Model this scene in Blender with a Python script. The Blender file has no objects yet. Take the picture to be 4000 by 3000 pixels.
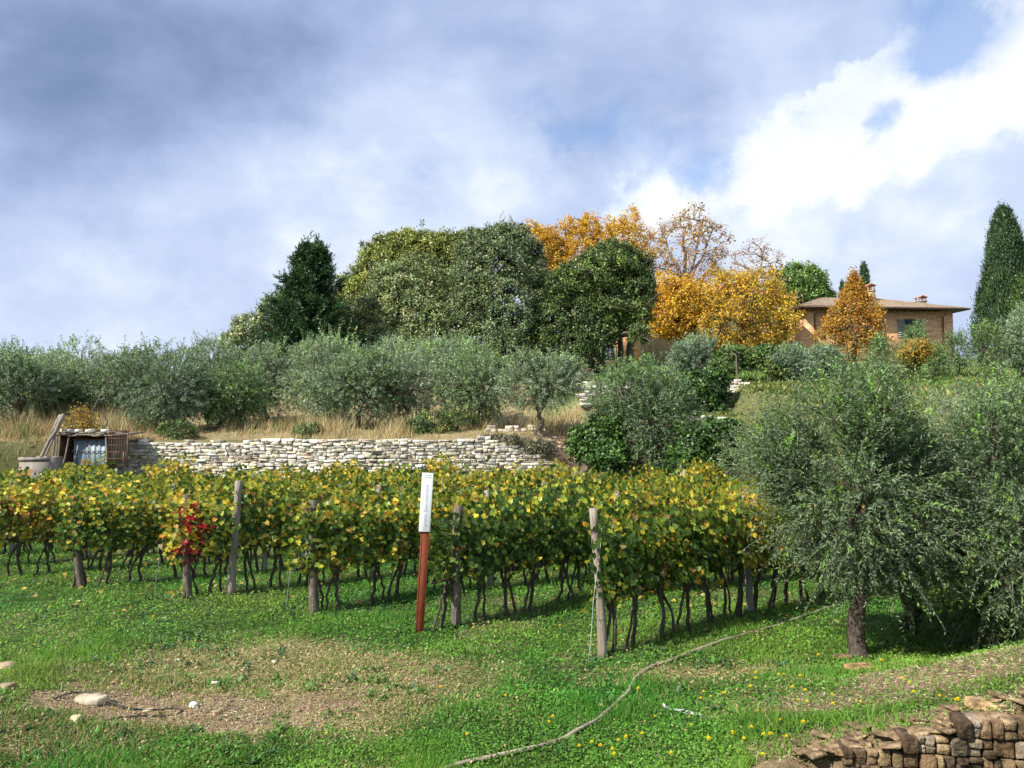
import bpy, math, random
import numpy as np
from math import radians, sin, cos, pi

# ------------------------------------------------------------------ camera, world, sun, exposure
sc = bpy.context.scene
C = sc.collection
CAMZ = 3.1
FPX = 2889.0
PITCH = math.atan(150.0 / FPX)
cam_d = bpy.data.cameras.new('camera')
cam_d.sensor_width = 36.0
cam_d.lens = FPX / 4000.0 * 36.0
cam_d.clip_start = 0.1
cam_d.clip_end = 6000.0
cam = bpy.data.objects.new('camera', cam_d)
C.objects.link(cam)
cam.location = (0, 0, CAMZ)
cam.rotation_euler = (radians(90) + PITCH, 0, 0)
sc.camera = cam

SUN_AZ = radians(-124)      # 0 = straight ahead (+Y), negative = left
SUN_EL = radians(43)
sun_d = bpy.data.lights.new('sun', 'SUN')
sun_d.energy = 5.0
sun_d.angle = radians(0.6)
sun_d.color = (1.0, 0.94, 0.84)
sun = bpy.data.objects.new('sun', sun_d)
C.objects.link(sun)
from mathutils import Vector
sdir = Vector((sin(SUN_AZ) * cos(SUN_EL), cos(SUN_AZ) * cos(SUN_EL), sin(SUN_EL)))
sun.rotation_euler = sdir.to_track_quat('Z', 'Y').to_euler()
sun.location = sdir * 60

sc.view_settings.view_transform = 'Standard'
sc.view_settings.look = 'None'
sc.view_settings.exposure = 0.8
sc.view_settings.gamma = 1.0
sc.cycles.max_bounces = 6
sc.cycles.diffuse_bounces = 3
sc.cycles.glossy_bounces = 2
sc.cycles.transmission_bounces = 3
sc.cycles.use_denoising = True
sc.cycles.use_adaptive_sampling = True
sc.cycles.adaptive_threshold = 0.02

def build_world():
    w = bpy.data.worlds.new('World')
    sc.world = w
    w.use_nodes = True
    nt = w.node_tree
    nt.nodes.clear()
    N = nt.nodes.new
    L = nt.links.new
    out = N('ShaderNodeOutputWorld')
    bg = N('ShaderNodeBackground')
    bg.inputs['Strength'].default_value = 0.1
    L(bg.outputs[0], out.inputs[0])
    sky = N('ShaderNodeTexSky')
    sky.sky_type = 'NISHITA'
    sky.sun_disc = False
    sky.sun_elevation = SUN_EL
    sky.sun_rotation = SUN_AZ
    tc = N('ShaderNodeTexCoord')
    D = tc.outputs['Generated']

    def math_(op, a, b=None, c=None):
        m = N('ShaderNodeMath')
        m.operation = op
        for i, v in enumerate((a, b, c)):
            if v is None:
                continue
            if isinstance(v, (int, float)):
                m.inputs[i].default_value = v
            else:
                L(v, m.inputs[i])
        return m.outputs[0]

    def noise(scale, detail, rough, dist=0.0, vec=None, stretch=(1, 1, 1)):
        mp = N('ShaderNodeMapping')
        mp.inputs['Scale'].default_value = stretch
        L(vec or D, mp.inputs['Vector'])
        n = N('ShaderNodeTexNoise')
        n.inputs['Scale'].default_value = scale
        n.inputs['Detail'].default_value = detail
        n.inputs['Roughness'].default_value = rough
        n.inputs['Distortion'].default_value = dist
        L(mp.outputs[0], n.inputs['Vector'])
        return n.outputs['Fac']

    # wobble the direction so that the cloud banks have ragged edges
    wn = N('ShaderNodeTexNoise')
    wn.inputs['Scale'].default_value = 3.2
    wn.inputs['Detail'].default_value = 7
    wn.inputs['Roughness'].default_value = 0.6
    L(D, wn.inputs['Vector'])
    sub = N('ShaderNodeVectorMath')
    sub.operation = 'SUBTRACT'
    L(wn.outputs['Color'], sub.inputs[0])
    sub.inputs[1].default_value = (0.5, 0.5, 0.5)
    scl = N('ShaderNodeVectorMath')
    scl.operation = 'SCALE'
    scl.inputs['Scale'].default_value = 0.26
    L(sub.outputs[0], scl.inputs[0])
    add = N('ShaderNodeVectorMath')
    add.operation = 'ADD'
    L(D, add.inputs[0])
    L(scl.outputs[0], add.inputs[1])
    wn2 = N('ShaderNodeTexNoise')
    wn2.inputs['Scale'].default_value = 11.0
    wn2.inputs['Detail'].default_value = 8
    wn2.inputs['Roughness'].default_value = 0.62
    L(D, wn2.inputs['Vector'])
    sub2 = N('ShaderNodeVectorMath')
    sub2.operation = 'SUBTRACT'
    L(wn2.outputs['Color'], sub2.inputs[0])
    sub2.inputs[1].default_value = (0.5, 0.5, 0.5)
    scl2 = N('ShaderNodeVectorMath')
    scl2.operation = 'SCALE'
    scl2.inputs['Scale'].default_value = 0.10
    L(sub2.outputs[0], scl2.inputs[0])
    add2 = N('ShaderNodeVectorMath')
    add2.operation = 'ADD'
    L(add.outputs[0], add2.inputs[0])
    L(scl2.outputs[0], add2.inputs[1])
    W = add2.outputs[0]

    def blob(px, py, rad, gain, sx=1.0):
        """a soft bank of cloud round one direction of the sky"""
        dx, dz = (px - 2000) / FPX, (1500 - py) / FPX
        v = Vector((dx, cos(PITCH) - dz * sin(PITCH), sin(PITCH) + dz * cos(PITCH))).normalized()
        mp = N('ShaderNodeMapping')
        mp.inputs['Location'].default_value = (-v.x * sx, -v.y, -v.z)
        mp.inputs['Scale'].default_value = (sx, 1, 1)
        L(W, mp.inputs['Vector'])
        ln = N('ShaderNodeVectorMath')
        ln.operation = 'LENGTH'
        L(mp.outputs[0], ln.inputs[0])
        mr = N('ShaderNodeMapRange')
        mr.interpolation_type = 'SMOOTHSTEP'
        mr.inputs['From Min'].default_value = 0.0
        mr.inputs['From Max'].default_value = rad
        mr.inputs['To Min'].default_value = gain
        mr.inputs['To Max'].default_value = 0.0
        L(ln.outputs['Value'], mr.inputs['Value'])
        return mr.outputs[0]

    b = math_('MULTIPLY_ADD', noise(2.0, 9, 0.55, 0.25, stretch=(1, 1, 1.9)), 0.62, 0.22)
    b = math_('MULTIPLY_ADD', noise(6.5, 9, 0.55, 0.0, stretch=(1, 1, 1.6)), 0.34, b)
    b = math_('SUBTRACT', b, 0.10)
    blobs = [(100, 520, 0.32, -0.30, 0.8), (500, 60, 0.2, -0.10, 0.6), (900, 240, 0.26, -0.15, 0.7), (1650, 120, 0.25, -0.08, 0.7), (900, 1020, 0.16, -0.17, 1.2),
             (300, 1050, 0.36, 0.20, 0.8), (1600, 800, 0.22, 0.12, 0.7), (2560, 760, 0.11, 0.20, 0.7), (3250, 640, 0.26, 0.20, 1.0),
             (3850, 350, 0.28, 0.18, 1.2), (3200, 150, 0.20, -0.14, 0.7), (2500, 480, 0.16, -0.10, 0.6), (3550, 1000, 0.22, 0.0, 0.6), (3800, 700, 0.16, -0.10, 1.0),
             (3000, 900, 0.13, 0.12, 0.8), (2900, 420, 0.10, 0.16, 1.3), (3780, 620, 0.10, -0.14, 1.0), (2300, 150, 0.25, -0.05, 0.6)]
    for t in blobs:
        b = math_('ADD', b, blob(*t))
    # billows: the bright cumulus breaks into crisp heads, the dark banks into streaks
    bil = math_('SUBTRACT', noise(7.0, 10, 0.6, 0.0, stretch=(1, 1, 1.3)), 0.5)
    mr = N('ShaderNodeMapRange')
    mr.interpolation_type = 'SMOOTHSTEP'
    mr.inputs['From Min'].default_value = 0.50
    mr.inputs['From Max'].default_value = 0.78
    mr.inputs['To Min'].default_value = 0.15
    mr.inputs['To Max'].default_value = 0.95
    L(b, mr.inputs['Value'])
    b = math_('MULTIPLY_ADD', bil, mr.outputs[0], b)
    cum = math_('MULTIPLY', noise(5.5, 11, 0.58, 0.0), 0.85)
    for t in [(2560, 800, 0.10, .62, .8), (3080, 640, 0.16, .62, 1.0), (3480, 420, 0.15, .58, 1.1), (3900, 160, 0.20, .62, 1.1), (3330, 250, 0.09, .45, 1.3), (1700, 900, .10, .28, .6)]:
        cum = math_('ADD', cum, blob(*t))
    mc = N('ShaderNodeMapRange')
    mc.interpolation_type = 'SMOOTHSTEP'
    mc.inputs['From Min'].default_value = 0.68
    mc.inputs['From Max'].default_value = 0.90
    mc.inputs['To Min'].default_value = 0.0
    mc.inputs['To Max'].default_value = 0.22
    L(cum, mc.inputs['Value'])
    b = math_('ADD', b, mc.outputs[0])
    b = math_('ADD', b, 0.02)
    strk = math_('SUBTRACT', noise(3.0, 7, 0.52, 0.1, stretch=(1, 1, 2.6)), 0.5)
    b = math_('MULTIPLY_ADD', strk, 0.30, b)
    ramp = N('ShaderNodeValToRGB')
    cr = ramp.color_ramp
    cr.interpolation = 'B_SPLINE'
    st = [(0.0, (0.11, 0.17, 0.32)), (0.22, (0.18, 0.26, 0.43)), (0.42, (0.335, 0.43, 0.66)), (0.58, (0.48, 0.575, 0.785)),
          (0.78, (0.66, 0.745, 0.89)), (1.0, (0.88, 0.90, 0.935))]
    while len(cr.elements) < len(st):
        cr.elements.new(0.5)
    for e, (p, c) in zip(cr.elements, st):
        e.position = p
        e.color = (*c, 1)
    L(b, ramp.inputs[0])
    # gaps in the cloud where the clear sky shows
    hole = math_('ADD', blob(2280, 450, 0.05, 0.8, 0.5), blob(2700, 540, 0.065, 1.0, 0.5))
    hole = math_('ADD', hole, blob(3640, 30, 0.07, 1.0, 0.6))
    hole = math_('ADD', hole, blob(3450, 420, 0.05, 0.7, 1.6))
    hole = math_('MINIMUM', hole, 0.75)
    gain = N('ShaderNodeVectorMath')
    gain.operation = 'SCALE'
    gain.inputs['Scale'].default_value = 6.9
    L(ramp.outputs[0], gain.inputs[0])
    mix = N('ShaderNodeMix')
    mix.data_type = 'RGBA'
    L(hole, mix.inputs['Factor'])
    L(gain.outputs[0], mix.inputs['A'])
    blue = N('ShaderNodeVectorMath')
    blue.operation = 'MULTIPLY'
    blue.inputs[1].default_value = (1.0, 1.12, 1.30)
    L(sky.outputs[0], blue.inputs[0])
    L(blue.outputs[0], mix.inputs['B'])
    L(mix.outputs['Result'], bg.inputs['Color'])

build_world()

# ------------------------------------------------------------------ numbers
rng = np.random.default_rng(11)
R = random.Random(5)

def nrm(v):
    v = np.asarray(v, float)
    return v / np.maximum(np.linalg.norm(v, axis=-1, keepdims=True), 1e-9)

def sm(x, a, b):
    t = np.clip((x - a) / (b - a), 0, 1)
    return t * t * (3 - 2 * t)

def vnoise(x, y, scale=1.0, seed=0):
    """smooth lattice noise 0..1"""
    x = np.asarray(x, float) / scale
    y = np.asarray(y, float) / scale
    xi, yi = np.floor(x).astype(np.int64), np.floor(y).astype(np.int64)
    fx, fy = x - xi, y - yi
    fx, fy = fx * fx * (3 - 2 * fx), fy * fy * (3 - 2 * fy)

    def h(a, b):
        n = (a * 374761393 + b * 668265263 + seed * 974711) & 0x7fffffff
        n = ((n ^ (n >> 13)) * 1274126177) & 0x7fffffff
        return ((n ^ (n >> 16)) & 0xffff) / 65535.0
    return (h(xi, yi) * (1 - fx) + h(xi + 1, yi) * fx) * (1 - fy) + (h(xi, yi + 1) * (1 - fx) + h(xi + 1, yi + 1) * fx) * fy

def fbm(x, y, scale, seed=0, n=3):
    s, a, t = 0, 1, 0
    for i in range(n):
        s = s + a * vnoise(x, y, scale / 2 ** i, seed + i * 17)
        t += a
        a *= 0.5
    return s / t

def wall_y(x):
    """front line of the long dry-stone wall"""
    return 29.6 + 0.25 * np.sin(np.asarray(x) * 0.3)

def low_wall_y(x):
    """front line of the low wall at the lower right"""
    return 6.35 - 0.16 * (np.asarray(x, float) - 2.3)

def height(x, y):
    x = np.asarray(x, float)
    y = np.asarray(y, float)
    # vineyard floor
    z = -0.30 * sm(y, 12.5, 21) + 0 * x
    z = z - 0.05 * np.clip(x - 2, 0, 8) * sm(y, 10, 14) * (1 - sm(y, 20, 26))
    z = z + 0.16 * (fbm(x, y, 1.5, 3) - 0.5) * sm(y, 5, 7) * (1 - sm(y, 60, 80)) + 0.025 * (fbm(x, y, 0.35, 8, 2) - 0.5)
    # bank at the lower right and the drop in front of its wall
    bank = 0.27 * np.clip(x - 1.55, 0, 4.5) * (1 - sm(y, 6.8, 10.0)) * sm(x, 1.3, 2.3)
    back = sm(y, low_wall_y(x) + 0.06, low_wall_y(x) + 0.20)
    bank = bank * np.where(x > 2.45, back, 1.0) + 0.1 * (1 - back) * (x > 2.45)
    z = z + bank
    # left swelling
    z = z + 0.28 * np.exp(-(((x + 5.6) / 1.3) ** 2 + ((y - 7.6) / 1.3) ** 2))
    # the terrace the photographer stands on
    z = z + 1.5 * (1 - sm(y, 1.5, 4.6))
    # rise to the foot of the long wall
    z = z + 1.15 * sm(y, 24.5, 29.5)
    yb = wall_y(x)
    lip = 1.50 + 0.0 * x
    step = sm(y, yb + 0.12, yb + 0.42)
    ramp = sm(y, 29.0, 34.5)
    wl = 1 - sm(x, 1.3, 3.2)          # 1 = wall, 0 = rubble ramp
    z = z + lip * (wl * step + (1 - wl) * ramp)
    z = z + 0.55 * sm(y, 30.5, 37)
    # second terrace on the right, slope further right
    rgt = sm(x, 2.0, 5.0)
    t2 = sm(y, 40.1, 40.45)
    z = z + rgt * (1 - sm(x, 11.2, 12.4)) * (1.0 * sm(y, 34, 40) + 1.25 * t2)
    z = z + sm(x, 11.2, 12.4) * (2.25 * sm(y, 30, 41))
    # the hill
    lf = sm(x, -34, -6)
    z = z + (1 - rgt) * (1.0 + 1.3 * lf) * sm(y, 40, 56)
    z = z + (0.35 + 0.65 * lf) * 0.115 * np.clip(y - 42, 0, 55)
    z = z - 0.0 * x
    far = sm(y, 110, 500)
    z = z * (1 - far) + far * -6
    return z

def ray(px, py):
    dx, dz = (px - 2000) / FPX, (1500 - py) / FPX
    return np.array([dx, cos(PITCH) - dz * sin(PITCH), sin(PITCH) + dz * cos(PITCH)])

def at(px, py, Y):
    """the point seen at that pixel of the photograph that lies Y metres ahead"""
    r = ray(px, py)
    return np.array([0, 0, CAMZ]) + r * (Y / r[1])

def gnd(px, py, y0=5.0):
    r = ray(px, py)
    t = y0
    for _ in range(4000):
        p = np.array([0, 0, CAMZ]) + r * t
        if p[2] <= height(p[0], p[1]):
            break
        t += 0.01 if t < 40 else 0.05
    return p

def foot(px, Y):
    """a point on the ground Y metres ahead in the direction of that column"""
    x = (px - 2000) / FPX * Y
    return np.array([x, Y, float(height(x, Y))])

# ------------------------------------------------------------------ mesh helpers
class G:
    def __init__(s):
        s.V, s.F, s.C, s.n = [], [], [], 0

    def add(s, V, F, col=None):
        V = np.asarray(V, float).reshape(-1, 3)
        if col is None:
            col = (1, 1, 1)
        col = np.asarray(col, float)
        if col.ndim == 1:
            col = np.repeat(col[None, :3], len(V), 0)
        s.V.append(V)
        s.C.append(col)
        for f in (F if isinstance(F, list) and len(F) and isinstance(F[0], np.ndarray) else [np.asarray(F, int)]):
            s.F.append(f + s.n)
        s.n += len(V)

    def mesh(s, name, mat, smooth=False):
        me = bpy.data.meshes.new(name)
        V = np.concatenate(s.V) if s.V else np.zeros((0, 3))
        Cc = np.concatenate(s.C) if s.C else np.zeros((0, 3))
        me.vertices.add(len(V))
        me.vertices.foreach_set('co', V.astype(np.float32).ravel())
        idx = np.concatenate([f.ravel() for f in s.F])
        tot = np.concatenate([np.full(len(f), f.shape[1]) for f in s.F])
        start = np.concatenate([[0], np.cumsum(tot)[:-1]])
        me.loops.add(len(idx))
        me.loops.foreach_set('vertex_index', idx.astype(np.int32))
        me.polygons.add(len(tot))
        me.polygons.foreach_set('loop_start', start.astype(np.int32))
        if smooth:
            me.polygons.foreach_set('use_smooth', np.ones(len(tot), bool))
        me.update(calc_edges=True)
        a = me.color_attributes.new('col', 'FLOAT_COLOR', 'POINT')
        rgba = np.ones((len(V), 4), np.float32)
        rgba[:, :3] = Cc
        a.data.foreach_set('color', rgba.ravel())
        if mat:
            me.materials.append(mat)
        return me

def obj(name, g, mat, parent=None, smooth=False, loc=None):
    me = g.mesh(name, mat, smooth) if isinstance(g, G) else g
    o = bpy.data.objects.new(name, me)
    C.objects.link(o)
    if parent is not None:
        o.parent = parent
    if loc is not None:
        o.location = [float(v) for v in loc]
    return o

def tag(o, label=None, cat=None, group=None, kind=None):
    if label:
        o['label'] = label
    if cat:
        o['category'] = cat
    if group:
        o['group'] = group
    if kind:
        o['kind'] = kind
    return o

def thing(name, label, cat, loc=(0, 0, 0), rz=0.0, group=None):
    o = bpy.data.objects.new(name, None)
    o.empty_display_size = 0.3
    C.objects.link(o)
    o.location = [float(v) for v in loc]
    o.rotation_euler = (0, 0, rz)
    return tag(o, label, cat, group)

def dup(src, loc, rz, label, group=None, scale=None, color=None):
    r = src.copy()
    C.objects.link(r)
    r.location = [float(v) for v in loc]
    r.rotation_euler = (0, 0, rz)
    r['label'] = label
    if group:
        r['group'] = group
    if scale is not None:
        r.scale = scale if hasattr(scale, '__len__') else (scale,) * 3
    for ch in src.children:
        c = ch.copy()
        C.objects.link(c)
        c.parent = r
        if color is not None:
            c.color = (*color, 1)
        for gch in ch.children:
            d = gch.copy()
            C.objects.link(d)
            d.parent = c
            if color is not None:
                d.color = (*color, 1)
    return r

def box(g, c, s, rz=0.0, col=None, rx=0.0, ry=0.0):
    v = np.array([[x, y, z] for x in (-.5, .5) for y in (-.5, .5) for z in (-.5, .5)]) * np.asarray(s, float)
    cx, sx = cos(rx), sin(rx)
    v = v @ np.array([[1, 0, 0], [0, cx, -sx], [0, sx, cx]]).T
    cy, sy = cos(ry), sin(ry)
    v = v @ np.array([[cy, 0, sy], [0, 1, 0], [-sy, 0, cy]]).T
    cz, sz = cos(rz), sin(rz)
    v = v @ np.array([[cz, -sz, 0], [sz, cz, 0], [0, 0, 1]]).T
    f = [[0, 1, 3, 2], [4, 6, 7, 5], [0, 4, 5, 1], [2, 3, 7, 6], [0, 2, 6, 4], [1, 5, 7, 3]]
    g.add(v + np.asarray(c, float), np.array(f), col)

def tubes(g, P, Rr, sides=5, col=None, caps=True):
    """P (n,k,3) paths, Rr (n,k) radii"""
    P = np.asarray(P, float)
    if P.ndim == 2:
        P = P[None]
    Rr = np.asarray(Rr, float)
    if Rr.ndim == 1:
        Rr = np.repeat(Rr[None], len(P), 0)
    n, k, _ = P.shape
    T = np.gradient(P, axis=1) if k > 2 else np.repeat((P[:, 1:] - P[:, :1]), 2, 1)
    T = nrm(T)
    ref = np.where(np.abs(T[:, :1, 2:3]) > 0.8, np.array([1.0, 0.15, 0.1]), np.array([0.1, 0.2, 1.0]))
    U = nrm(np.cross(T, np.broadcast_to(ref, T.shape)))
    W = np.cross(T, U)
    a = np.arange(sides) * 2 * pi / sides
    V = P[:, :, None] + Rr[:, :, None, None] * (np.cos(a)[None, None, :, None] * U[:, :, None] + np.sin(a)[None, None, :, None] * W[:, :, None])
    i = np.arange(n)[:, None, None] * k * sides + np.arange(k - 1)[None, :, None] * sides
    j = np.arange(sides)[None, None, :]
    jn = (j + 1) % sides
    q = np.stack([i + j, i + jn, i + sides + jn, i + sides + j], -1).reshape(-1, 4)
    F = [q]
    if caps:
        e = np.arange(n)[:, None] * k * sides + (k - 1) * sides + np.arange(sides)[None]
        F.append(e)
        F.append(np.arange(n)[:, None] * k * sides + np.arange(sides)[None, ::-1])
    c = None
    if col is not None:
        c = np.asarray(col, float)
        if c.ndim == 2:
            c = np.repeat(c, k * sides, 0)
    g.add(V.reshape(-1, 3), F, c)

# leaf outlines: u along, v across, w off the plane
T_DIAM = (np.array([[0, 0, 0], [.45, .5, .06], [1, 0, -.08], [.45, -.5, .06]]), [[0, 1, 2, 3]])
T_OLIVE = (np.array([[0, 0, 0], [.5, .5, .05], [1, 0, -.1], [.5, -.5, .05]]), [[0, 1, 2, 3]])
T_BLADE = (np.array([[0, -.5, 0], [0, .5, 0], [.6, .3, .06], [.6, -.3, .06], [1, 0, .22]]), [[0, 1, 2], [0, 2, 3], [3, 2, 4]])
_gr = [(0.0, 0.0), (-0.16, .22), (.02, .52), (.30, .36), (.50, .56), (.62, .26), (1.0, 0), (.62, -.26), (.50, -.56), (.30, -.36), (.02, -.52), (-0.16, -.22)]
T_GRAPE = (np.array([(u, v, 0.16 * abs(v) - 0.10 * u * u) for u, v in _gr] + [(.32, 0, -.05)]),
           [[12, i, (i + 1) % 12] for i in range(12)])

def leaves(g, P, D, Nn, size, width, tmpl, col):
    """P base points, D length directions, Nn normals; size (n,), width (n,) metres"""
    P, D, Nn = np.asarray(P, float), nrm(D), nrm(Nn)
    S = nrm(np.cross(Nn, D))
    Nn = np.cross(D, S)
    T, F = tmpl
    n, m = len(P), len(T)
    size = np.broadcast_to(size, (n,))
    width = np.broadcast_to(width, (n,))
    V = (P[:, None] + T[None, :, 0, None] * (size[:, None, None] * D[:, None])
         + T[None, :, 1, None] * (width[:, None, None] * S[:, None])
         + T[None, :, 2, None] * (size[:, None, None] * Nn[:, None]))
    F = np.asarray(F)
    idx = (np.arange(n)[:, None, None] * m + F[None]).reshape(-1, F.shape[1])
    col = np.asarray(col, float)
    if col.ndim == 1:
        col = np.repeat(col[None], n, 0)
    g.add(V.reshape(-1, 3), idx, np.repeat(col, m, 0))

def jcol(base, n, amt=0.18, hue=0.08, r=None):
    r = r or rng
    base = np.asarray(base, float)
    k = 1 + r.normal(0, amt, (n, 1))
    h = 1 + r.normal(0, hue, (n, 3))
    return np.clip(base * k * h, 0.003, 1)

def mixcols(cols, w, n, amt=0.15, hue=0.06, r=None):
    r = r or rng
    w = np.asarray(w, float)
    i = r.choice(len(cols), n, p=w / w.sum())
    return np.clip(np.asarray(cols)[i] * (1 + r.normal(0, amt, (n, 1))) * (1 + r.normal(0, hue, (n, 3))), 0.003, 1)

def runit(n, r=None):
    return nrm((r or rng).normal(size=(n, 3)))

# ------------------------------------------------------------------ materials
def mat_new(name):
    m = bpy.data.materials.new(name)
    m.use_nodes = True
    nt = m.node_tree
    return m, nt, nt.nodes['Principled BSDF'], nt.nodes['Material Output']

def _mul(nt, a, b, fac=1.0, mode='MULTIPLY'):
    mx = nt.nodes.new('ShaderNodeMix')
    mx.data_type = 'RGBA'
    mx.blend_type = mode
    mx.inputs['Factor'].default_value = fac
    nt.links.new(a, mx.inputs['A'])
    if isinstance(b, tuple):
        mx.inputs['B'].default_value = b
    else:
        nt.links.new(b, mx.inputs['B'])
    return mx.outputs['Result']

def leaf_mat(name, transl=0.3, rough=0.5, spec=0.3, back=None, backfac=0.6):
    m, nt, bs, out = mat_new(name)
    at_ = nt.nodes.new('ShaderNodeAttribute')
    at_.attribute_name = 'col'
    oi = nt.nodes.new('ShaderNodeObjectInfo')
    c = _mul(nt, at_.outputs['Color'], oi.outputs['Color'])
    if back:
        geo = nt.nodes.new('ShaderNodeNewGeometry')
        mm = nt.nodes.new('ShaderNodeMath')
        mm.operation = 'MULTIPLY'
        nt.links.new(geo.outputs['Backfacing'], mm.inputs[0])
        mm.inputs[1].default_value = backfac
        mx = nt.nodes.new('ShaderNodeMix')
        mx.data_type = 'RGBA'
        nt.links.new(mm.outputs[0], mx.inputs['Factor'])
        nt.links.new(c, mx.inputs['A'])
        mx.inputs['B'].default_value = (*back, 1)
        c = mx.outputs['Result']
    nt.links.new(c, bs.inputs['Base Color'])
    bs.inputs['Roughness'].default_value = rough
    bs.inputs['Specular IOR Level'].default_value = spec
    tr = nt.nodes.new('ShaderNodeBsdfTranslucent')
    nt.links.new(c, tr.inputs['Color'])
    ms = nt.nodes.new('ShaderNodeMixShader')
    ms.inputs[0].default_value = transl
    nt.links.new(bs.outputs[0], ms.inputs[1])
    nt.links.new(tr.outputs[0], ms.inputs[2])
    nt.links.new(ms.outputs[0], out.inputs['Surface'])
    return m

def rough_mat(name, cols, scale=8.0, rough=0.85, bump=0.3, detail=6, stretch=(1, 1, 1), use_attr=False, bscale=None, metallic=0.0, spec=0.3):
    """noise-coloured surface; cols = list of (pos, rgb); optional multiply by the per-piece colour"""
    m, nt, bs, out = mat_new(name)
    tc = nt.nodes.new('ShaderNodeTexCoord')
    mp = nt.nodes.new('ShaderNodeMapping')
    mp.inputs['Scale'].default_value = stretch
    nt.links.new(tc.outputs['Object'], mp.inputs['Vector'])
    n = nt.nodes.new('ShaderNodeTexNoise')
    n.inputs['Scale'].default_value = scale
    n.inputs['Detail'].default_value = detail
    n.inputs['Roughness'].default_value = 0.65
    nt.links.new(mp.outputs[0], n.inputs['Vector'])
    rp = nt.nodes.new('ShaderNodeValToRGB')
    while len(rp.color_ramp.elements) < len(cols):
        rp.color_ramp.elements.new(0.5)
    for e, (p, c) in zip(rp.color_ramp.elements, cols):
        e.position = p
        e.color = (*c, 1)
    nt.links.new(n.outputs['Fac'], rp.inputs[0])
    c = rp.outputs[0]
    if use_attr:
        a = nt.nodes.new('ShaderNodeAttribute')
        a.attribute_name = 'col'
        c = _mul(nt, c, a.outputs['Color'])
    nt.links.new(c, bs.inputs['Base Color'])
    bs.inputs['Roughness'].default_value = rough
    bs.inputs['Metallic'].default_value = metallic
    bs.inputs['Specular IOR Level'].default_value = spec
    if bump:
        n2 = nt.nodes.new('ShaderNodeTexNoise')
        n2.inputs['Scale'].default_value = bscale or scale * 2.5
        n2.inputs['Detail'].default_value = 5
        nt.links.new(mp.outputs[0], n2.inputs['Vector'])
        bp = nt.nodes.new('ShaderNodeBump')
        bp.inputs['Strength'].default_value = bump
        bp.inputs['Distance'].default_value = 0.03
        nt.links.new(n2.outputs['Fac'], bp.inputs['Height'])
        nt.links.new(bp.outputs[0], bs.inputs['Normal'])
    return m

M = {}
M['vine_leaf'] = leaf_mat('vine_leaf', 0.35, 0.45, 0.35)
M['leaf'] = leaf_mat('tree_leaf', 0.22, 0.5, 0.3)
M['olive_leaf'] = leaf_mat('olive_leaf', 0.24, 0.5, 0.22, back=(0.22, 0.28, 0.18), backfac=0.5)
M['oak_leaf'] = leaf_mat('evergreen_leaf', 0.12, 0.42, 0.4)
M['autumn_leaf'] = leaf_mat('autumn_leaf', 0.40, 0.55, 0.2)
M['grass'] = leaf_mat('grass_blade', 0.30, 0.55, 0.25)
M['straw'] = leaf_mat('straw', 0.25, 0.7, 0.15)
M['petal'] = leaf_mat('petal', 0.3, 0.6, 0.1)
M['bark_dark'] = rough_mat('vine_bark', [(0.3, (0.035, 0.026, 0.020)), (0.7, (0.13, 0.10, 0.08))], 30, 0.9, 0.8, stretch=(1, 1, 0.3))
M['bark'] = rough_mat('tree_bark', [(0.3, (0.06, 0.048, 0.038)), (0.7, (0.20, 0.165, 0.13))], 14, 0.9, 0.7, stretch=(1, 1, 0.4))
M['bark_pale'] = rough_mat('pale_bark', [(0.3, (0.16, 0.12, 0.09)), (0.7, (0.34, 0.28, 0.22))], 10, 0.9, 0.4, stretch=(1, 1, 0.4))
M['twig'] = rough_mat('olive_twig', [(0.3, (0.16, 0.16, 0.12)), (0.7, (0.32, 0.32, 0.25))], 20, 0.8, 0.0)
M['wood_grey'] = rough_mat('weathered_wood', [(0.25, (0.10, 0.085, 0.07)), (0.55, (0.27, 0.24, 0.20)), (0.8, (0.42, 0.39, 0.34))], 16, 0.9, 0.6, stretch=(1, 1, 0.12))
M['wood_tan'] = rough_mat('tan_wood', [(0.25, (0.11, 0.09, 0.07)), (0.55, (0.27, 0.23, 0.18)), (0.8, (0.42, 0.37, 0.30))], 16, 0.85, 0.6, stretch=(1, 1, 0.1))
M['stone'] = rough_mat('limestone', [(0.32, (0.26, 0.23, 0.17)), (0.42, (0.58, 0.55, 0.48)), (0.66, (0.80, 0.78, 0.73))], 4.5, 0.9, 0.8, use_attr=True, bscale=11)
M['stone_brown'] = rough_mat('sandstone', [(0.36, (0.09, 0.07, 0.045)), (0.5, (0.36, 0.29, 0.21)), (0.75, (0.74, 0.64, 0.52))], 7, 0.9, 1.0, use_attr=True, bscale=26)
M['wire'] = rough_mat('wire', [(0.3, (0.25, 0.26, 0.26)), (0.7, (0.4, 0.41, 0.41))], 5, 0.5, 0.0, metallic=0.6)
M['rust'] = rough_mat('weathering_steel', [(0.2, (0.13, 0.030, 0.016)), (0.5, (0.23, 0.058, 0.026)), (0.8, (0.32, 0.10, 0.045))], 9, 0.75, 0.15, stretch=(1, 1, 0.5))
M['rust_thin'] = rough_mat('rusty_iron', [(0.2, (0.10, 0.045, 0.03)), (0.8, (0.22, 0.10, 0.06))], 12, 0.85, 0.1)

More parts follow.
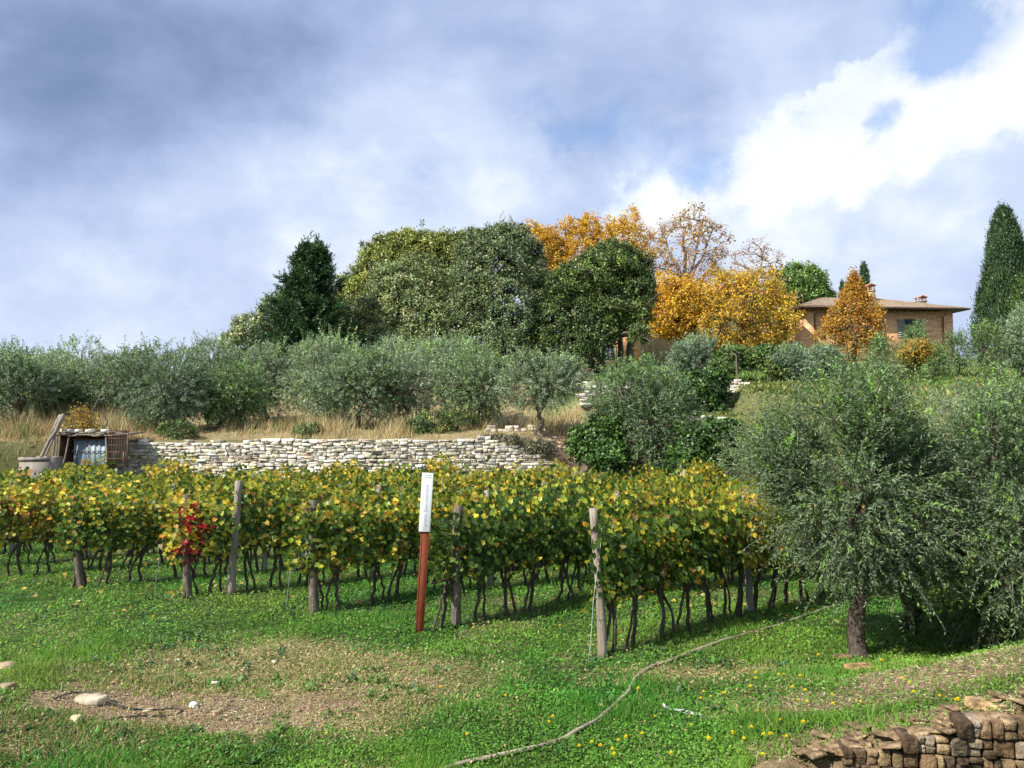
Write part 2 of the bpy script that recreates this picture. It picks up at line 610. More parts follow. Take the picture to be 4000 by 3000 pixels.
# ------------------------------------------------------------------ ground
def soilness(x, y):
    n = fbm(x, y, 0.9, 21)
    n2 = fbm(x, y, 0.25, 31)
    def e(cx, cy, rx, ry, rot=0.0):
        dx, dy = x - cx, y - cy
        a = cos(rot) * dx + sin(rot) * dy
        b = -sin(rot) * dx + cos(rot) * dy
        return np.sqrt((a / rx) ** 2 + (b / ry) ** 2)
    s = 1 - sm(e(-3.3, 8.05, 2.0, 0.68, 0.12) + 1.5 * (n - .5) + 1.1 * (n2 - .5), 0.5, 1.3)
    s = np.maximum(s, 0.5 * (1 - sm(e(-5.0, 7.1, 1.6, 0.5, 0.1) + .8 * (n - .5), 0.6, 1.2)))
    s = np.maximum(s, 0.75 * (1 - sm(e(3.35, 7.35, 1.25, 0.45, -0.5) + 1.0 * (n - .5) + .6 * (n2 - .5), 0.55, 1.2)))
    s = np.maximum(s, 0.85 * (1 - sm(e(5.6, 8.6, 1.5, 0.9, -0.2) + .8 * (n - .5), 0.6, 1.2)))
    s = np.maximum(s, 0.95 * (1 - sm(e(4.7, 7.6, 1.5, 0.8, -0.1) + 1.0 * (n - .5) + .6 * (n2 - .5), 0.6, 1.2)))
    s = np.maximum(s, 0.8 * (1 - sm(np.abs(y - low_wall_y(x) - 0.25) + 0.25 * (n2 - .5), 0.2, 0.5)) * (x > 2.1))
    return np.clip(s, 0, 1)

def dryness(x, y):
    n = fbm(x, y, 1.3, 41)
    def e(cx, cy, rx, ry):
        return np.sqrt(((x - cx) / rx) ** 2 + ((y - cy) / ry) ** 2)
    s = 0.90 * (1 - sm(e(-2.9, 8.9, 2.6, 1.4) + 1.2 * (n - .5), 0.6, 1.4))
    s = np.maximum(s, 0.6 * (1 - sm(e(-5.2, 7.2, 2.0, 0.9) + 1.0 * (n - .5), 0.5, 1.4)))
    s = np.maximum(s, 0.9 * (1 - sm(e(2.2, 9.2, 1.5, 0.45) + 1.0 * (n - .5), 0.5, 1.3)))
    s = np.maximum(s, 0.35 * sm(n, 0.55, 0.8))
    return np.clip(s, 0, 1)

def ground_colour(x, y):
    s, d = soilness(x, y)[:, None], dryness(x, y)[:, None]
    n = fbm(x, y, 0.5, 51)[:, None]
    grass = np.array([0.035, 0.060, 0.014]) * (0.7 + 0.6 * n)  # kept dark: shade beneath the blades put into the turf colour
    dry = np.array([0.26, 0.21, 0.10]) * (0.8 + 0.4 * n)
    soil = np.array([0.20, 0.135, 0.08]) * (0.65 + 0.7 * n)
    c = grass * (1 - d) + dry * d
    c = c * (1 - s) + soil * s
    # terrace grass is drier, the banks behind the vines are bare earth
    up = (sm(y, 29.5, 31) * (1 - sm(x, 3.0, 6.0)) * (1 - sm(y, 48, 60)))[:, None]
    c = c * (1 - up) + (np.array([0.25, 0.20, 0.10]) * (0.7 + 0.6 * n)) * up
    earth = (sm(x, 0.8, 2.2) * (1 - sm(x, 7.5, 10)) * sm(y, 26, 28) * (1 - sm(y, 35.5, 38)))[:, None]
    c = c * (1 - earth) + (np.array([0.22, 0.15, 0.10]) * (0.6 + 0.7 * n)) * earth
    hill = (sm(y, 40, 44) * sm(x, 0, 4))[:, None]
    c = c * (1 - hill) + (np.array([0.10, 0.15, 0.04]) * (0.7 + 0.6 * n)) * hill
    slope = (sm(x, 8.8, 10.5) * sm(y, 28, 31) * (1 - sm(y, 40, 42)))[:, None]
    c = c * (1 - slope) + (np.array([0.11, 0.12, 0.045]) * (0.6 + 0.8 * n)) * slope
    return c

def axis(parts):
    out = [parts[0][0]]
    for a, b, s in parts:
        n = max(1, int(round((b - a) / s)))
        out += list(a + (b - a) * (np.arange(1, n + 1) / n))
    return np.array(out)

xs = axis([(-3000, -400, 400), (-400, -80, 40), (-80, -30, 3), (-30, -8, 0.6), (-8, 8, 0.12), (8, 30, 0.5), (30, 90, 3), (90, 400, 40), (400, 3000, 400)])
ys = axis([(-200, -20, 30), (-20, 3, 1.5), (3, 5.4, 0.3), (5.4, 11, 0.08), (11, 29.4, 0.3), (29.4, 30.4, 0.08), (30.4, 39.8, 0.4), (39.8, 40.6, 0.1), (40.6, 100, 1.5), (100, 600, 50), (600, 4000, 400)])
X, Y = np.meshgrid(xs, ys)
Z = height(X, Y)
nx, ny = len(xs), len(ys)
i = (np.arange(ny - 1)[:, None] * nx + np.arange(nx - 1)[None]).ravel()
g = G()
g.add(np.stack([X, Y, Z], -1).reshape(-1, 3), np.stack([i, i + 1, i + nx + 1, i + nx], -1), ground_colour(X.ravel(), Y.ravel()))
M['ground'] = rough_mat('soil_and_turf', [(0.2, (0.45, 0.45, 0.45)), (0.5, (0.95, 0.95, 0.95)), (0.8, (1.5, 1.45, 1.4))], 14, 0.95, 0.9, use_attr=True, bscale=45)
tag(obj('ground', g, M['ground'], smooth=True), kind='structure')

# ------------------------------------------------------------------ stones
def stone_template(n=4):
    """welded grid on a cube, rounded"""
    d = {}
    V, F = [], []
    def vid(p):
        k = tuple(np.round(p, 5))
        if k not in d:
            d[k] = len(V)
            V.append(p)
        return d[k]
    lin = np.linspace(-1, 1, n) if n < 4 else (np.array([-1, -.84, .84, 1]) if n == 4 else np.array([-1, -.88, -.3, .3, .88, 1]))
    for ax in range(3):
        for sgn in (-1, 1):
            for a in range(n - 1):
                for b in range(n - 1):
                    q = []
                    for (u, v) in ((a, b), (a + 1, b), (a + 1, b + 1), (a, b + 1)):
                        p = np.zeros(3)
                        p[ax] = sgn
                        p[(ax + 1) % 3] = lin[u]
                        p[(ax + 2) % 3] = lin[v]
                        q.append(vid(p))
                    F.append(q if sgn > 0 else q[::-1])
    return np.array(V), np.array(F)

ST4, ST5 = stone_template(4), stone_template(6)

def stone(g, c, s, col, r, tmpl=ST4, power=5.0, jit=0.10, rz=0.0, tilt=0.0):
    T, F = tmpl
    q = T / (np.sum(np.abs(T) ** power, 1) ** (1 / power))[:, None]
    q = q * (1 + jit * 0.6 * np.sin(T[:, [1, 2, 0]] * r.uniform(1, 3, 3) + r.uniform(0, 6, 3)))
    q = q + r.normal(0, jit * 0.35, q.shape)
    # skew so that no two are alike
    sk = r.normal(0, jit * 0.9, (3, 3))
    np.fill_diagonal(sk, 1.0)
    q = q @ sk * (np.asarray(s, float) / 2)
    ct, stt = cos(tilt), sin(tilt)
    q = q @ np.array([[ct, 0, stt], [0, 1, 0], [-stt, 0, ct]]).T
    cz, sz = cos(rz), sin(rz)
    q = q @ np.array([[cz, -sz, 0], [sz, cz, 0], [0, 0, 1]]).T
    g.add(q + np.asarray(c, float), F, col)

def drystone(name, label, x0, x1, yfun, z0fun, z1fun, seed, hmin, hmax, wmin, wmax, cols, w, depth=0.4, mat='stone', tmpl=ST4, gap=0.006, power=12.0, jit=0.07, group=None, backing=(0.20, 0.16, 0.12), cap=None, rough_top=0.0):
    r = np.random.default_rng(seed)
    g = G()
    zlo = min(float(z0fun(x0)), float(z0fun(x1)), float(z0fun((x0 + x1) / 2)))
    zhi = max(float(z1fun(x)) for x in np.linspace(x0, x1, 9))
    z = zlo
    while z < zhi:
        h = r.uniform(hmin, hmax)
        x = x0 - r.uniform(0, wmax)
        while x < x1:
            wd = r.uniform(wmin, wmax) * (1.35 if r.random() < .2 else 1)
            xc = x + wd / 2
            if x0 - wd * .5 < xc < x1 + wd * .5:
                zb, zt = float(z0fun(xc)) - .12, float(z1fun(xc)) + rough_top * r.normal()
                if zb < z + h * .5 < zt:
                    yy = float(yfun(xc))
                    rz = math.atan2(float(yfun(xc + .1)) - float(yfun(xc - .1)), .2)
                    c = mixcols(cols, w, 1, 0.10, 0.025, r)[0]
                    parts = [(z + h / 2, h)]
                    if h > hmin * 1.25 and r.random() < .28:
                        k = r.uniform(.35, .65)
                        parts = [(z + h * k / 2, h * k), (z + h * (k + 1) / 2, h * (1 - k))]
                    for zc, hh in parts:
                        dz = 0.9 * h * (vnoise(xc, zc, .9, seed) - .5)
                        stone(g, (xc, yy + depth / 2 + r.uniform(-.03, .03), zc + dz), (wd - gap, depth, hh - gap), c * r.uniform(.72, 1.15), r, tmpl, power, jit, rz, r.normal(0, .03))
            x += wd
        z += h
    o = obj(name, g, M[mat], smooth=True)
    tag(o, label, 'stone wall', group)
    # dark packing behind the faces, so that no light shows between the stones
    b = G()
    n = 40
    xx = np.linspace(x0 + .05, x1 - .05, n)
    lo = np.array([[x, float(yfun(x)) + depth * .42, float(z0fun(x)) - .3] for x in xx])
    hi = np.array([[x, float(yfun(x)) + depth * .42, max(float(z1fun(x)) - hmax * .8, float(z0fun(x)) - .25)] for x in xx])
    bk = np.array([0, depth * .5, 0])
    V = np.concatenate([lo, hi, hi + bk])
    k = np.arange(n - 1)
    b.add(V, np.concatenate([np.stack([k, k + 1, k + n + 1, k + n], -1), np.stack([k + n, k + n + 1, k + 2 * n + 1, k + 2 * n], -1)]), backing)
    obj('packing', b, M['ground'], o)
    return o

WHITE = [(1.0, .98, .92), (.95, .92, .85), (.82, .76, .65), (.98, .86, .68), (.62, .56, .46)]
drystone('dry_stone_wall', 'long white dry-stone retaining wall below the olive terrace', -15.9, 1.95, wall_y,
         lambda x: 0.55, lambda x: 2.42 - 1.05 * float(sm(x, -0.9, 2.1)) - .12 * float(sm(-x, 6, 16)), 5, 0.07, 0.17, 0.12, 0.42, WHITE, [4, 4, 2.2, 1.2, .8], depth=.42, jit=.085, rough_top=.05)
drystone('dry_stone_wall', 'short white stone terrace wall right of the rightmost terrace olive, high on the slope', 3.9, 6.9, lambda x: 39.9, lambda x: 4.05, lambda x: 5.30, 6, 0.14, 0.26, 0.25, 0.6, WHITE, [4, 4, 2, 1, 1])
drystone('dry_stone_wall', 'low curved white stone wall on the grassy slope right of the ivy pillar', 11.5, 13.4, lambda x: 39.6 + .08 * (x - 12) ** 2, lambda x: 4.6, lambda x: 5.32 - .25 * abs(x - 12.2), 7, 0.12, 0.2, 0.2, 0.45, WHITE, [3, 4, 3, 2, 1], rough_top=.04)
drystone('dry_stone_wall', 'low tumbled pale stone wall behind the rightmost terrace olive trunk', -1.2, 4.0, lambda x: 34.2 + .06 * x, lambda x: 2.35, lambda x: 2.98 - .05 * abs(x - 1.5), 8, 0.12, 0.2, 0.2, 0.5, WHITE, [4, 4, 3, 2, 1], rough_top=.06)
drystone('dry_stone_wall', 'short pale stone wall between the big dark olive and the ivy', 8.0, 9.9, lambda x: 34.6, lambda x: 2.6, lambda x: 3.35, 9, 0.12, 0.2, 0.2, 0.5, WHITE, [4, 4, 3, 2, 1], rough_top=.06)

BROWN = [(.42, .34, .24), (.32, .26, .19), (.66, .56, .42), (.58, .57, .55), (.22, .18, .14), (.56, .40, .29)]
drystone('low_stone_wall', 'brown stone retaining wall with thin upright blocks in the lower right corner', 2.8, 5.6, low_wall_y,
         lambda x: -0.25, lambda x: 0.27 * (x - 1.55) + .005, 12, 0.10, 0.165, 0.05, 0.13, BROWN, [3, 3, 2, 2, 2, 1], depth=.22, mat='stone_brown', tmpl=ST5, gap=.008, power=14.0, jit=.045, rough_top=.012)
# flat capping slabs that lie along the wall top
r_ = np.random.default_rng(71)
slab_src = None
k = 0
for t in np.concatenate([np.linspace(2.5, 3.8, 56), np.linspace(3.7, 5.3, 22)]):
    x = t + r_.normal(0, .03)
    y = float(low_wall_y(x)) + r_.uniform(.02, .42)
    z = float(height(x, y)) if y > float(low_wall_y(x)) + .2 else 0.27 * (x - 1.55) + .01
    z = max(z, float(height(x, y)))
    gg = G()
    s = (r_.uniform(.08, .22), r_.uniform(.07, .14), r_.uniform(.010, .026))
    stone(gg, (0, 0, 0), s, np.array(BROWN[2]) * r_.uniform(.65, 1.2), r_, ST4, 8.0, .09, r_.uniform(-.8, .8), r_.normal(0, .16))
    o = obj('flat_stone', gg, M['stone_brown'], smooth=True, loc=(x, y, z + s[2] * .5 + .012 * (k % 3)))
    tag(o, 'thin flat sandstone slab lying along the top of the low brown wall', 'stone', 'flat slabs on the low wall')
    k += 1

# loose rubble where the long wall ends
r_ = np.random.default_rng(73)
g = G()
for _ in range(260):
    x, y = r_.uniform(.9, 6.5), r_.uniform(27.5, 34.5)
    s = r_.uniform(.06, .26) * np.array([1, .8, .55])
    stone(g, (x, y, float(height(x, y)) + s[2] * .25), s, np.array([.62, .50, .36]) * r_.uniform(.6, 1.25), r_, ST4, 5, .14, r_.uniform(0, 3), 0)
tag(obj('rubble', g, M['stone'], smooth=True), 'loose brown rubble strewn over the earth ramp beside the wall end', 'rubble', kind='stuff')

# stones lying in the grass and dirt, seen one by one
def lone_stone(px, py, s, col, label, seed, mat='stone', power=4.0):
    p = gnd(px, py)
    gg = G()
    r = np.random.default_rng(seed)
    stone(gg, (0, 0, 0), s, col, r, ST5, power, .10, r.uniform(-.4, .4), 0)
    o = obj('stone', gg, M[mat], smooth=True, loc=(p[0], p[1], p[2] + s[2] * .22))
    tag(o, label, 'stone')

lone_stone(355, 2742, (.32, .2, .10), (.62, .55, .44), 'large pale buried stone under the loop of black pipe', 1)
lone_stone(299, 2820, (.10, .08, .09), (.85, .72, .50), 'small rounded tan stone beside the lower black pipe', 2)
lone_stone(755, 2760, (.09, .07, .06), (1, .96, .88), 'white pebble just above the tip of the black pipe', 3)
lone_stone(580, 2778, (.10, .06, .04), (.85, .70, .52), 'small tan stone touching the upper black pipe', 4)
lone_stone(20, 2620, (.20, .18, .13), (.52, .40, .28), 'brown stone in weeds at the left edge of the picture', 5)
lone_stone(10, 2700, (.18, .2, .10), (.48, .36, .26), 'brown stone at the left edge, lower of two', 6)
lone_stone(840, 2672, (.10, .07, .05), (.95, .90, .78), 'pale stone at the top of the gravel patch', 7)
lone_stone(695, 2582, (.06, .05, .04), (1, 1, .96), 'tiny white stone on dry grass above the gravel', 8)
lone_stone(3365, 2618, (.34, .24, .08), (.80, .62, .40), 'large flat sandstone slab below the near olive trunk', 9, 'stone_brown', 7)
lone_stone(3290, 2572, (.22, .15, .07), (.55, .45, .33), 'smaller flat brown stone left of the near olive trunk', 10, 'stone_brown', 7)
lone_stone(3845, 2758, (.28, .18, .06), (.95, .78, .52), 'broad tan slab lying just above the brown wall', 11, 'stone_brown', 8)
lone_stone(1070, 2588, (.07, .05, .04), (.95, .92, .85), 'pale pebble right of the dry patch in the grass', 12)

# gravel and chips
g = G()
r_ = np.random.default_rng(75)
n = 0
while n < 1500:
    x, y = r_.uniform(-6.5, 4.6), r_.uniform(6.2, 10)
    if r_.random() < float(soilness(np.array(x), np.array(y))) * (1.0 if x < 0 else .2):
        s = abs(r_.normal(.0, .013)) + .008
        s = s * np.array([1.2, 1, .6])
        stone(g, (x, y, float(height(x, y)) + s[2] * .2), s, np.array(R.choice([(.62, .54, .42), (.5, .40, .28), (.68, .62, .52), (.42, .34, .26)])) * r_.uniform(.7, 1.1), r_, ST4, 3.5, .12, r_.uniform(0, 3))
        n += 1
tag(obj('gravel', g, M['stone_brown'], smooth=True), 'pale gravel scattered over the bare patch and bank', 'gravel', kind='stuff')

# ------------------------------------------------------------------ grass
def scatter_xy(n, y0, y1, r, power=2.2, wide=.80):
    """points over the ground in view, thinning out with distance"""
    u = r.random(n)
    a = 1 - power
    y = (y0 ** a + u * (y1 ** a - y0 ** a)) ** (1 / a)
    x = r.uniform(-1, 1, n) * (wide * y + .4)
    return x, y

def grass_cols(x, y, n, r):
    d = dryness(x, y)
    sunlit = fbm(x, y, 2.2, 61)
    dark = fbm(x, y, .45, 63)
    c = np.array([.095, .215, .026]) + (sunlit[:, None] - .5) * np.array([.15, .10, .02])  # yellowish sunlit patches painted into the blade colour
    c = c * (.62 + 1.1 * dark[:, None])
    straw = r.random(n) < (.035 + .9 * d)
    ds = mixcols([(.42, .34, .18), (.30, .26, .10), (.16, .22, .05)], [2, 2, 1.5], n, .15, .05, r)
    c = np.where(straw[:, None], ds, c * (1 + r.normal(0, .2, (n, 1))))
    return np.clip(c, .005, 1), d

def make_grass():
    r = np.random.default_rng(81)
    g = G()
    # 1: small broad leaves lying at all angles
    n = 330000
    x, y = scatter_xy(n, 5.6, 27, r)
    s = soilness(x, y)
    low = (x > 2.0) & (y < low_wall_y(x) + .12)
    keep = (r.random(n) > s * .96) & ~low
    x, y = x[keep], y[keep]
    n = len(x)
    c, d = grass_cols(x, y, n, r)
    lf = .5 + np.minimum(y, 20) / 14
    hgt = (.3 + 1.1 * fbm(x, y, .6, 65)) * (1 - .65 * d)
    z = height(x, y) + r.random(n) * .05 * hgt * lf
    D = nrm(np.stack([r.normal(size=n), r.normal(size=n), np.abs(r.normal(.35, .45, n))], -1))
    Nn = nrm(r.normal(0, .35, (n, 3)) + [0, 0, 1])
    sz = r.uniform(.018, .042, n) * lf
    leaves(g, np.stack([x, y, z], -1), D, Nn, sz, sz * .55, T_DIAM, c)
    # 2: upright blades
    n = 260000
    x, y = scatter_xy(n, 5.6, 24, r)
    s = soilness(x, y)
    low = (x > 2.0) & (y < low_wall_y(x) + .12)
    keep = (r.random(n) > s * .97) & ~low
    x, y = x[keep], y[keep]
    n = len(x)
    c, d = grass_cols(x, y, n, r)
    lf = .6 + np.minimum(y, 20) / 16
    hgt = (.3 + 3.4 * np.clip(fbm(x, y, .8, 67) - .35, 0, 1) ** 1.3 * 2) * (1 - .5 * d)
    D = nrm(np.stack([r.normal(0, .5, n), r.normal(0, .5, n), np.ones(n)], -1))
    sz = r.uniform(.03, .08, n) * hgt
    Nn = runit(n, r)
    leaves(g, np.stack([x, y, height(x, y) - .003], -1), D, Nn, sz, r.uniform(.005, .009, n) * lf, T_BLADE, c * 1.05)
    # 3: dry litter on the bare patches
    n = 120000
    x, y = scatter_xy(n, 5.8, 11, r)
    s = np.maximum(soilness(x, y), .5 * dryness(x, y))
    keep = r.random(n) < s
    low = (x > 2.0) & (y < low_wall_y(x) + .12)
    keep &= ~low
    x, y = x[keep], y[keep]
    n = len(x)
    D = nrm(np.stack([r.normal(size=n), r.normal(size=n), r.normal(0, .25, n)], -1))
    c = mixcols([(.50, .42, .25), (.36, .25, .14), (.22, .14, .09), (.60, .54, .36)], [4, 1.6, 1.2, 1.6], n, .2, .04, r)
    sz = r.uniform(.02, .07, n)
    leaves(g, np.stack([x, y, height(x, y) + .006], -1), D, nrm(r.normal(0, .3, (n, 3)) + [0, 0, 1]), sz, sz * .16, T_DIAM, c)
    o = obj('grass', g, M['grass'])
    tag(o, 'short green grass and clover between and in front of the vines', 'grass', kind='stuff')

    # broad leaved weeds in clumps
    g = G()
    for _ in range(1900):
        x, y = scatter_xy(1, 6.0, 15, r, 2.0, .72)
        x, y = float(x[0]), float(y[0])
        nn = float(fbm(np.array(x), np.array(y), 1.2, 69))
        if nn < .50 and not (x < -3.6 and y < 10):
            continue
        if float(soilness(np.array(x), np.array(y))) > .4 or (x > 2 and y < float(low_wall_y(x)) + .2):
            continue
        k = r.integers(6, 18)
        a = r.uniform(0, 2 * pi, k)
        el = r.uniform(.1, 1.0, k)
        D = np.stack([np.cos(a) * np.cos(el), np.sin(a) * np.cos(el), np.sin(el)], -1)
        Pp = np.array([x, y, float(height(x, y))]) + r.normal(0, .05, (k, 3)) * [1, 1, 0]
        blue = r.random() < (.75 if y > 9.3 else .3)
        base = np.array((.055, .125, .050) if blue else (.085, .20, .035)) * r.uniform(.75, 1.25)
        sz = r.uniform(.035, .085, k) * (1 + y / 30)
        leaves(g, Pp, D, nrm(np.cross(D, np.cross([0, 0, 1.0], D))), sz, sz * r.uniform(.28, .5), T_BLADE if r.random() < .5 else T_DIAM, jcol(base, k, .12, .05, r))
    tag(obj('weeds', g, M['grass']), 'low broad-leaved weeds in patches through the grass', 'weeds', kind='stuff')

    # fallen vine leaves
    g = G()
    n = 420
    x = r.uniform(-10, 9, n)
    y = 10.5 + r.random(n) * 9 + (x < 0) * 1.5
    D = nrm(np.stack([r.normal(size=n), r.normal(size=n), r.normal(0, .3, n)], -1))
    leaves(g, np.stack([x, y, height(x, y) + .05], -1), D, nrm(r.normal(0, .4, (n, 3)) + [0, 0, 1]), .075, .08, T_GRAPE,
           mixcols([(.55, .38, .08), (.42, .22, .08), (.50, .45, .20)], [3, 2, 1], n, .15, .04, r))
    tag(obj('fallen_leaves', g, M['vine_leaf']), 'yellow and brown fallen vine leaves on the grass', 'fallen leaves', kind='stuff')

    # tall dry grass on the olive terrace
    g = G()
    n = 80000
    x = np.where(r.random(n) < .25, r.uniform(-23, -16, n), r.uniform(-27, 3.2, n))
    yb = np.where(x > -15.9, wall_y(x) + .45, 26.0)
    y = yb + r.random(n) ** 1.5 * 11
    clump = fbm(x, y, 1.3, 91)
    keep = ((r.random(n) < clump * 1.3 - .2) | (x < -16)) & ~((x > 1) & (y < 32))
    x, y, clump = x[keep], y[keep], clump[keep]
    n = len(x)
    hh = r.uniform(.12, .55, n) * (.25 + 1.6 * sm(clump, .45, .8)) * np.where((y < yb[keep] + 1.6) & (x > -16), .5, 1.15) * np.where(x < -16, 1.5, 1)
    D = nrm(np.stack([r.normal(.1, .28, n), r.normal(0, .28, n), np.ones(n)], -1))
    gr = fbm(x, y, .9, 93)[:, None]
    c = mixcols([(.52, .42, .22), (.40, .31, .15), (.60, .50, .30), (.33, .22, .11)], [4, 3, 2, 1.5], n, .15, .04, r)
    green = (r.random(n) < .55 * sm(gr[:, 0], .5, .7))
    c = np.where(green[:, None], jcol((.13, .20, .05), n, .2, .05, r), c)
    leaves(g, np.stack([x, y, height(x, y) - .02], -1), D, runit(n, r), hh, .022, T_BLADE, c)
    tag(obj('dry_grass', g, M['straw']), 'tall straw-coloured grass along the terrace above the white wall', 'dry grass', kind='stuff')

    # green and yellow ground cover on the slope at the right
    g = G()
    n = 60000
    x = r.uniform(3.5, 42, n)
    y = 24 + r.random(n) * 38
    keep = (np.abs(x / y) < .75) & ~((x < 9.5) & (y < 37))
    x, y = x[keep], y[keep]
    n = len(x)
    cl = fbm(x, y, 2.0, 95)
    sz = r.uniform(.08, .28, n) * (.4 + 1.3 * cl)
    D = nrm(np.stack([r.normal(0, .5, n), r.normal(0, .5, n), np.ones(n) * .8], -1))
    yel = r.random(n) < np.where(y < 40.5, .38, .15)
    c = np.where(yel[:, None], mixcols([(.34, .33, .09), (.50, .30, .06), (.36, .34, .16)], [3, .6, 2], n, .2, .05, r), jcol((.11, .20, .04), n, .25, .08, r))
    leaves(g, np.stack([x, y, height(x, y) - .02], -1), D, runit(n, r), sz, sz * .25, T_DIAM, c)
    n = 45000
    x = r.uniform(7.5, 19, n)
    y = r.uniform(26, 42, n)
    cl = fbm(x, y, 1.1, 97)
    sz = r.uniform(.05, .22, n) * (.3 + 1.6 * sm(cl, .35, .75))
    D = nrm(np.stack([r.normal(0, .5, n), r.normal(0, .5, n), np.ones(n) * .8], -1))
    c = mixcols([(.12, .20, .04), (.20, .24, .06), (.34, .31, .13), (.08, .13, .03), (.45, .30, .07)], [4, 3, 2, 2.5, .35], n, .2, .06, r) * (.6 + .8 * fbm(x, y, .7, 98))[:, None]
    leaves(g, np.stack([x, y, height(x, y) - .02], -1), D, runit(n, r), sz, sz * .3, T_DIAM, c)
    tag(obj('ground_cover', g, M['grass']), 'rough green and yellow ground cover on the slope behind the vines', 'ground cover', kind='stuff')

make_grass()

# ------------------------------------------------------------------ vines
GREEN, DGREEN, YG, YEL, ORG, BRN, RED = (.095, .165, .020), (.042, .092, .014), (.30, .34, .035), (.64, .50, .05), (.54, .27, .035), (.24, .16, .06), (.42, .022, .022)

def vine_foliage(seed, mixw, n=560, red=False, length=.68, top=1.84):
    r = np.random.default_rng(seed)
    g = G()
    # shoots climb from the cordon and hang over at the top
    ns = 24
    P, D, Nn, hgts = [], [], [], []
    per = n // ns
    for k in range(ns):
        x0 = -length / 2 + length * (k + .5) / ns + r.normal(0, .03)
        tz = top + r.normal(0, .10) - .02
        sy = r.normal(0, .10)
        lean = r.normal(0, .12)
        if r.random() < .14:
            tz += r.uniform(.05, .20)
        t = np.sort(r.random(per))
        t = .02 + t * 1.04
        z = .80 + (tz - .80) * t
        yy = sy + lean * t + r.normal(0, .085, per) * (1 + .5 * t)
        over = np.clip(t - .85, 0, 1)
        z = z - over * .25 * (k % 3)
        yy = yy + np.sign(lean) * over * .8 * (k % 3 > 0)
        xx = x0 + r.normal(0, .05, per) + .10 * (t - .5) * r.normal()
        P.append(np.stack([xx, yy, z], -1))
        side = np.sign(yy + r.normal(0, .05, per))
        Nn.append(np.stack([r.normal(0, .45, per), side * .9, .45 + r.normal(0, .4, per)], -1))
        D.append(np.stack([r.normal(0, .6, per), side * .35, -.55 + r.normal(0, .35, per)], -1))
        hgts.append(t)
    # low hanging leaves round the head
    k = 16
    P.append(np.stack([r.normal(0, .28, k), r.normal(0, .11, k), .66 + r.random(k) * .2], -1))
    Nn.append(np.stack([r.normal(0, .5, k), r.choice([-1, 1], k) * 1.0, r.normal(.3, .3, k)], -1))
    D.append(np.stack([r.normal(0, .5, k), r.normal(0, .3, k), -np.ones(k)], -1))
    hgts.append(np.zeros(k) - .05)
    P, D, Nn, t = np.concatenate(P), np.concatenate(D), np.concatenate(Nn), np.concatenate(hgts)
    m = len(P)
    w = np.asarray(mixw, float)
    c = mixcols([GREEN, DGREEN, YG, YEL, ORG, BRN], w, m, .16, .06, r)
    # the oldest (lowest) leaves and the tips turn first
    turn = (r.random(m) < np.where(t < .14, .50, np.where(t > .78, .46, .03)) * (.35 + .55 * w[3]))
    c = np.where(turn[:, None], mixcols([YEL, YG, ORG], [2.4, 5, .35], m, .15, .05, r), c)
    if red:
        blob = (np.abs(P[:, 0] - .0) < .13 + .1 * np.sin(P[:, 2] * 9)) & (P[:, 2] < 1.75) & (P[:, 1] < .12)
        blob2 = (np.abs(P[:, 0] - .26) < .12) & (np.abs(P[:, 2] - 1.22) < .2)
        rr = (blob | blob2) & (r.random(m) < .62)
        c = np.where(rr[:, None], mixcols([RED, (.60, .08, .05), (.30, .012, .02)], [3, 1.5, 1], m, .15, .03, r), c)
    sz = r.uniform(.055, .102, m)
    leaves(g, P, D, Nn, sz, sz * r.uniform(.85, 1.1, m), T_GRAPE, c)
    return g.mesh('foliage', M['vine_leaf'])

def vine_wood(seed):
    r = np.random.default_rng(seed)
    g = G()
    k = 9
    t = np.linspace(0, 1, k)
    bx, by = r.normal(0, .09), r.normal(0, .04)
    wob = np.stack([np.sin(t * r.uniform(2, 5) + r.uniform(0, 6)), np.sin(t * r.uniform(2, 5) + r.uniform(0, 6))], -1) * .04 + r.normal(0, .011, (k, 2))
    P = np.stack([bx * (1 - t) + wob[:, 0], by * (1 - t) + wob[:, 1] * .7, -.06 + .82 * t], -1)
    rad = .027 + .010 * (t - .5) ** 2 * 4 + r.normal(0, .003, k) + .010 * (t > .85)
    tubes(g, P, rad, 7)
    # stubby arms along the wire
    for sg in (-1, 1):
        a = np.linspace(0, 1, 7)
        A = P[-1] + np.stack([sg * a * .32, r.normal(0, .018, 7), .03 * np.sin(a * 5 + r.uniform(0, 6)) - .02 + .05 * a], -1)
        A[0] = P[-1]
        tubes(g, A, .026 - .010 * a + r.normal(0, .002, 7), 6)
        for q in range(3):
            b = A[2 + q * 2 - (q == 2)]
            tubes(g, np.stack([b, b + [r.normal(0, .03), r.normal(0, .03), .10], b + [r.normal(0, .05), r.normal(0, .05), .30]]), [.014, .009, .005], 4)
    # knotted head
    stone(g, P[-1], (.09, .08, .10), (1, 1, 1), r, ST4, 2.5, .2)
    if r.random() < .75:   # a second leg
        P2 = P + np.stack([r.uniform(.14, .24) * (1 - t ** 1.5) * r.choice([-1, 1]), .05 * (1 - t), 0 * t], -1)
        tubes(g, P2, rad * .75, 6)
    return g.mesh('trunk', M['bark_dark'], True)

MIXES = [(5, 5, 1.5, .3, .12, .2), (5, 3, 2.4, .8, .3, .4), (2.6, 1.6, 3, 1.9, .6, .5), (1.6, .8, 1.8, 1.8, 1.7, 1.7), (5, 6.5, .7, .12, .08, .1), (5, 3, 2.0, .6, .5, .3)]
fol = [vine_foliage(100 + i, MIXES[i % 6]) for i in range(12)]
fol_red = vine_foliage(140, MIXES[2], red=True)
wood = [vine_wood(200 + i) for i in range(12)]
vine_src = []
for i_ in range(12):
    vine_src.append((fol[i_], wood[i_]))

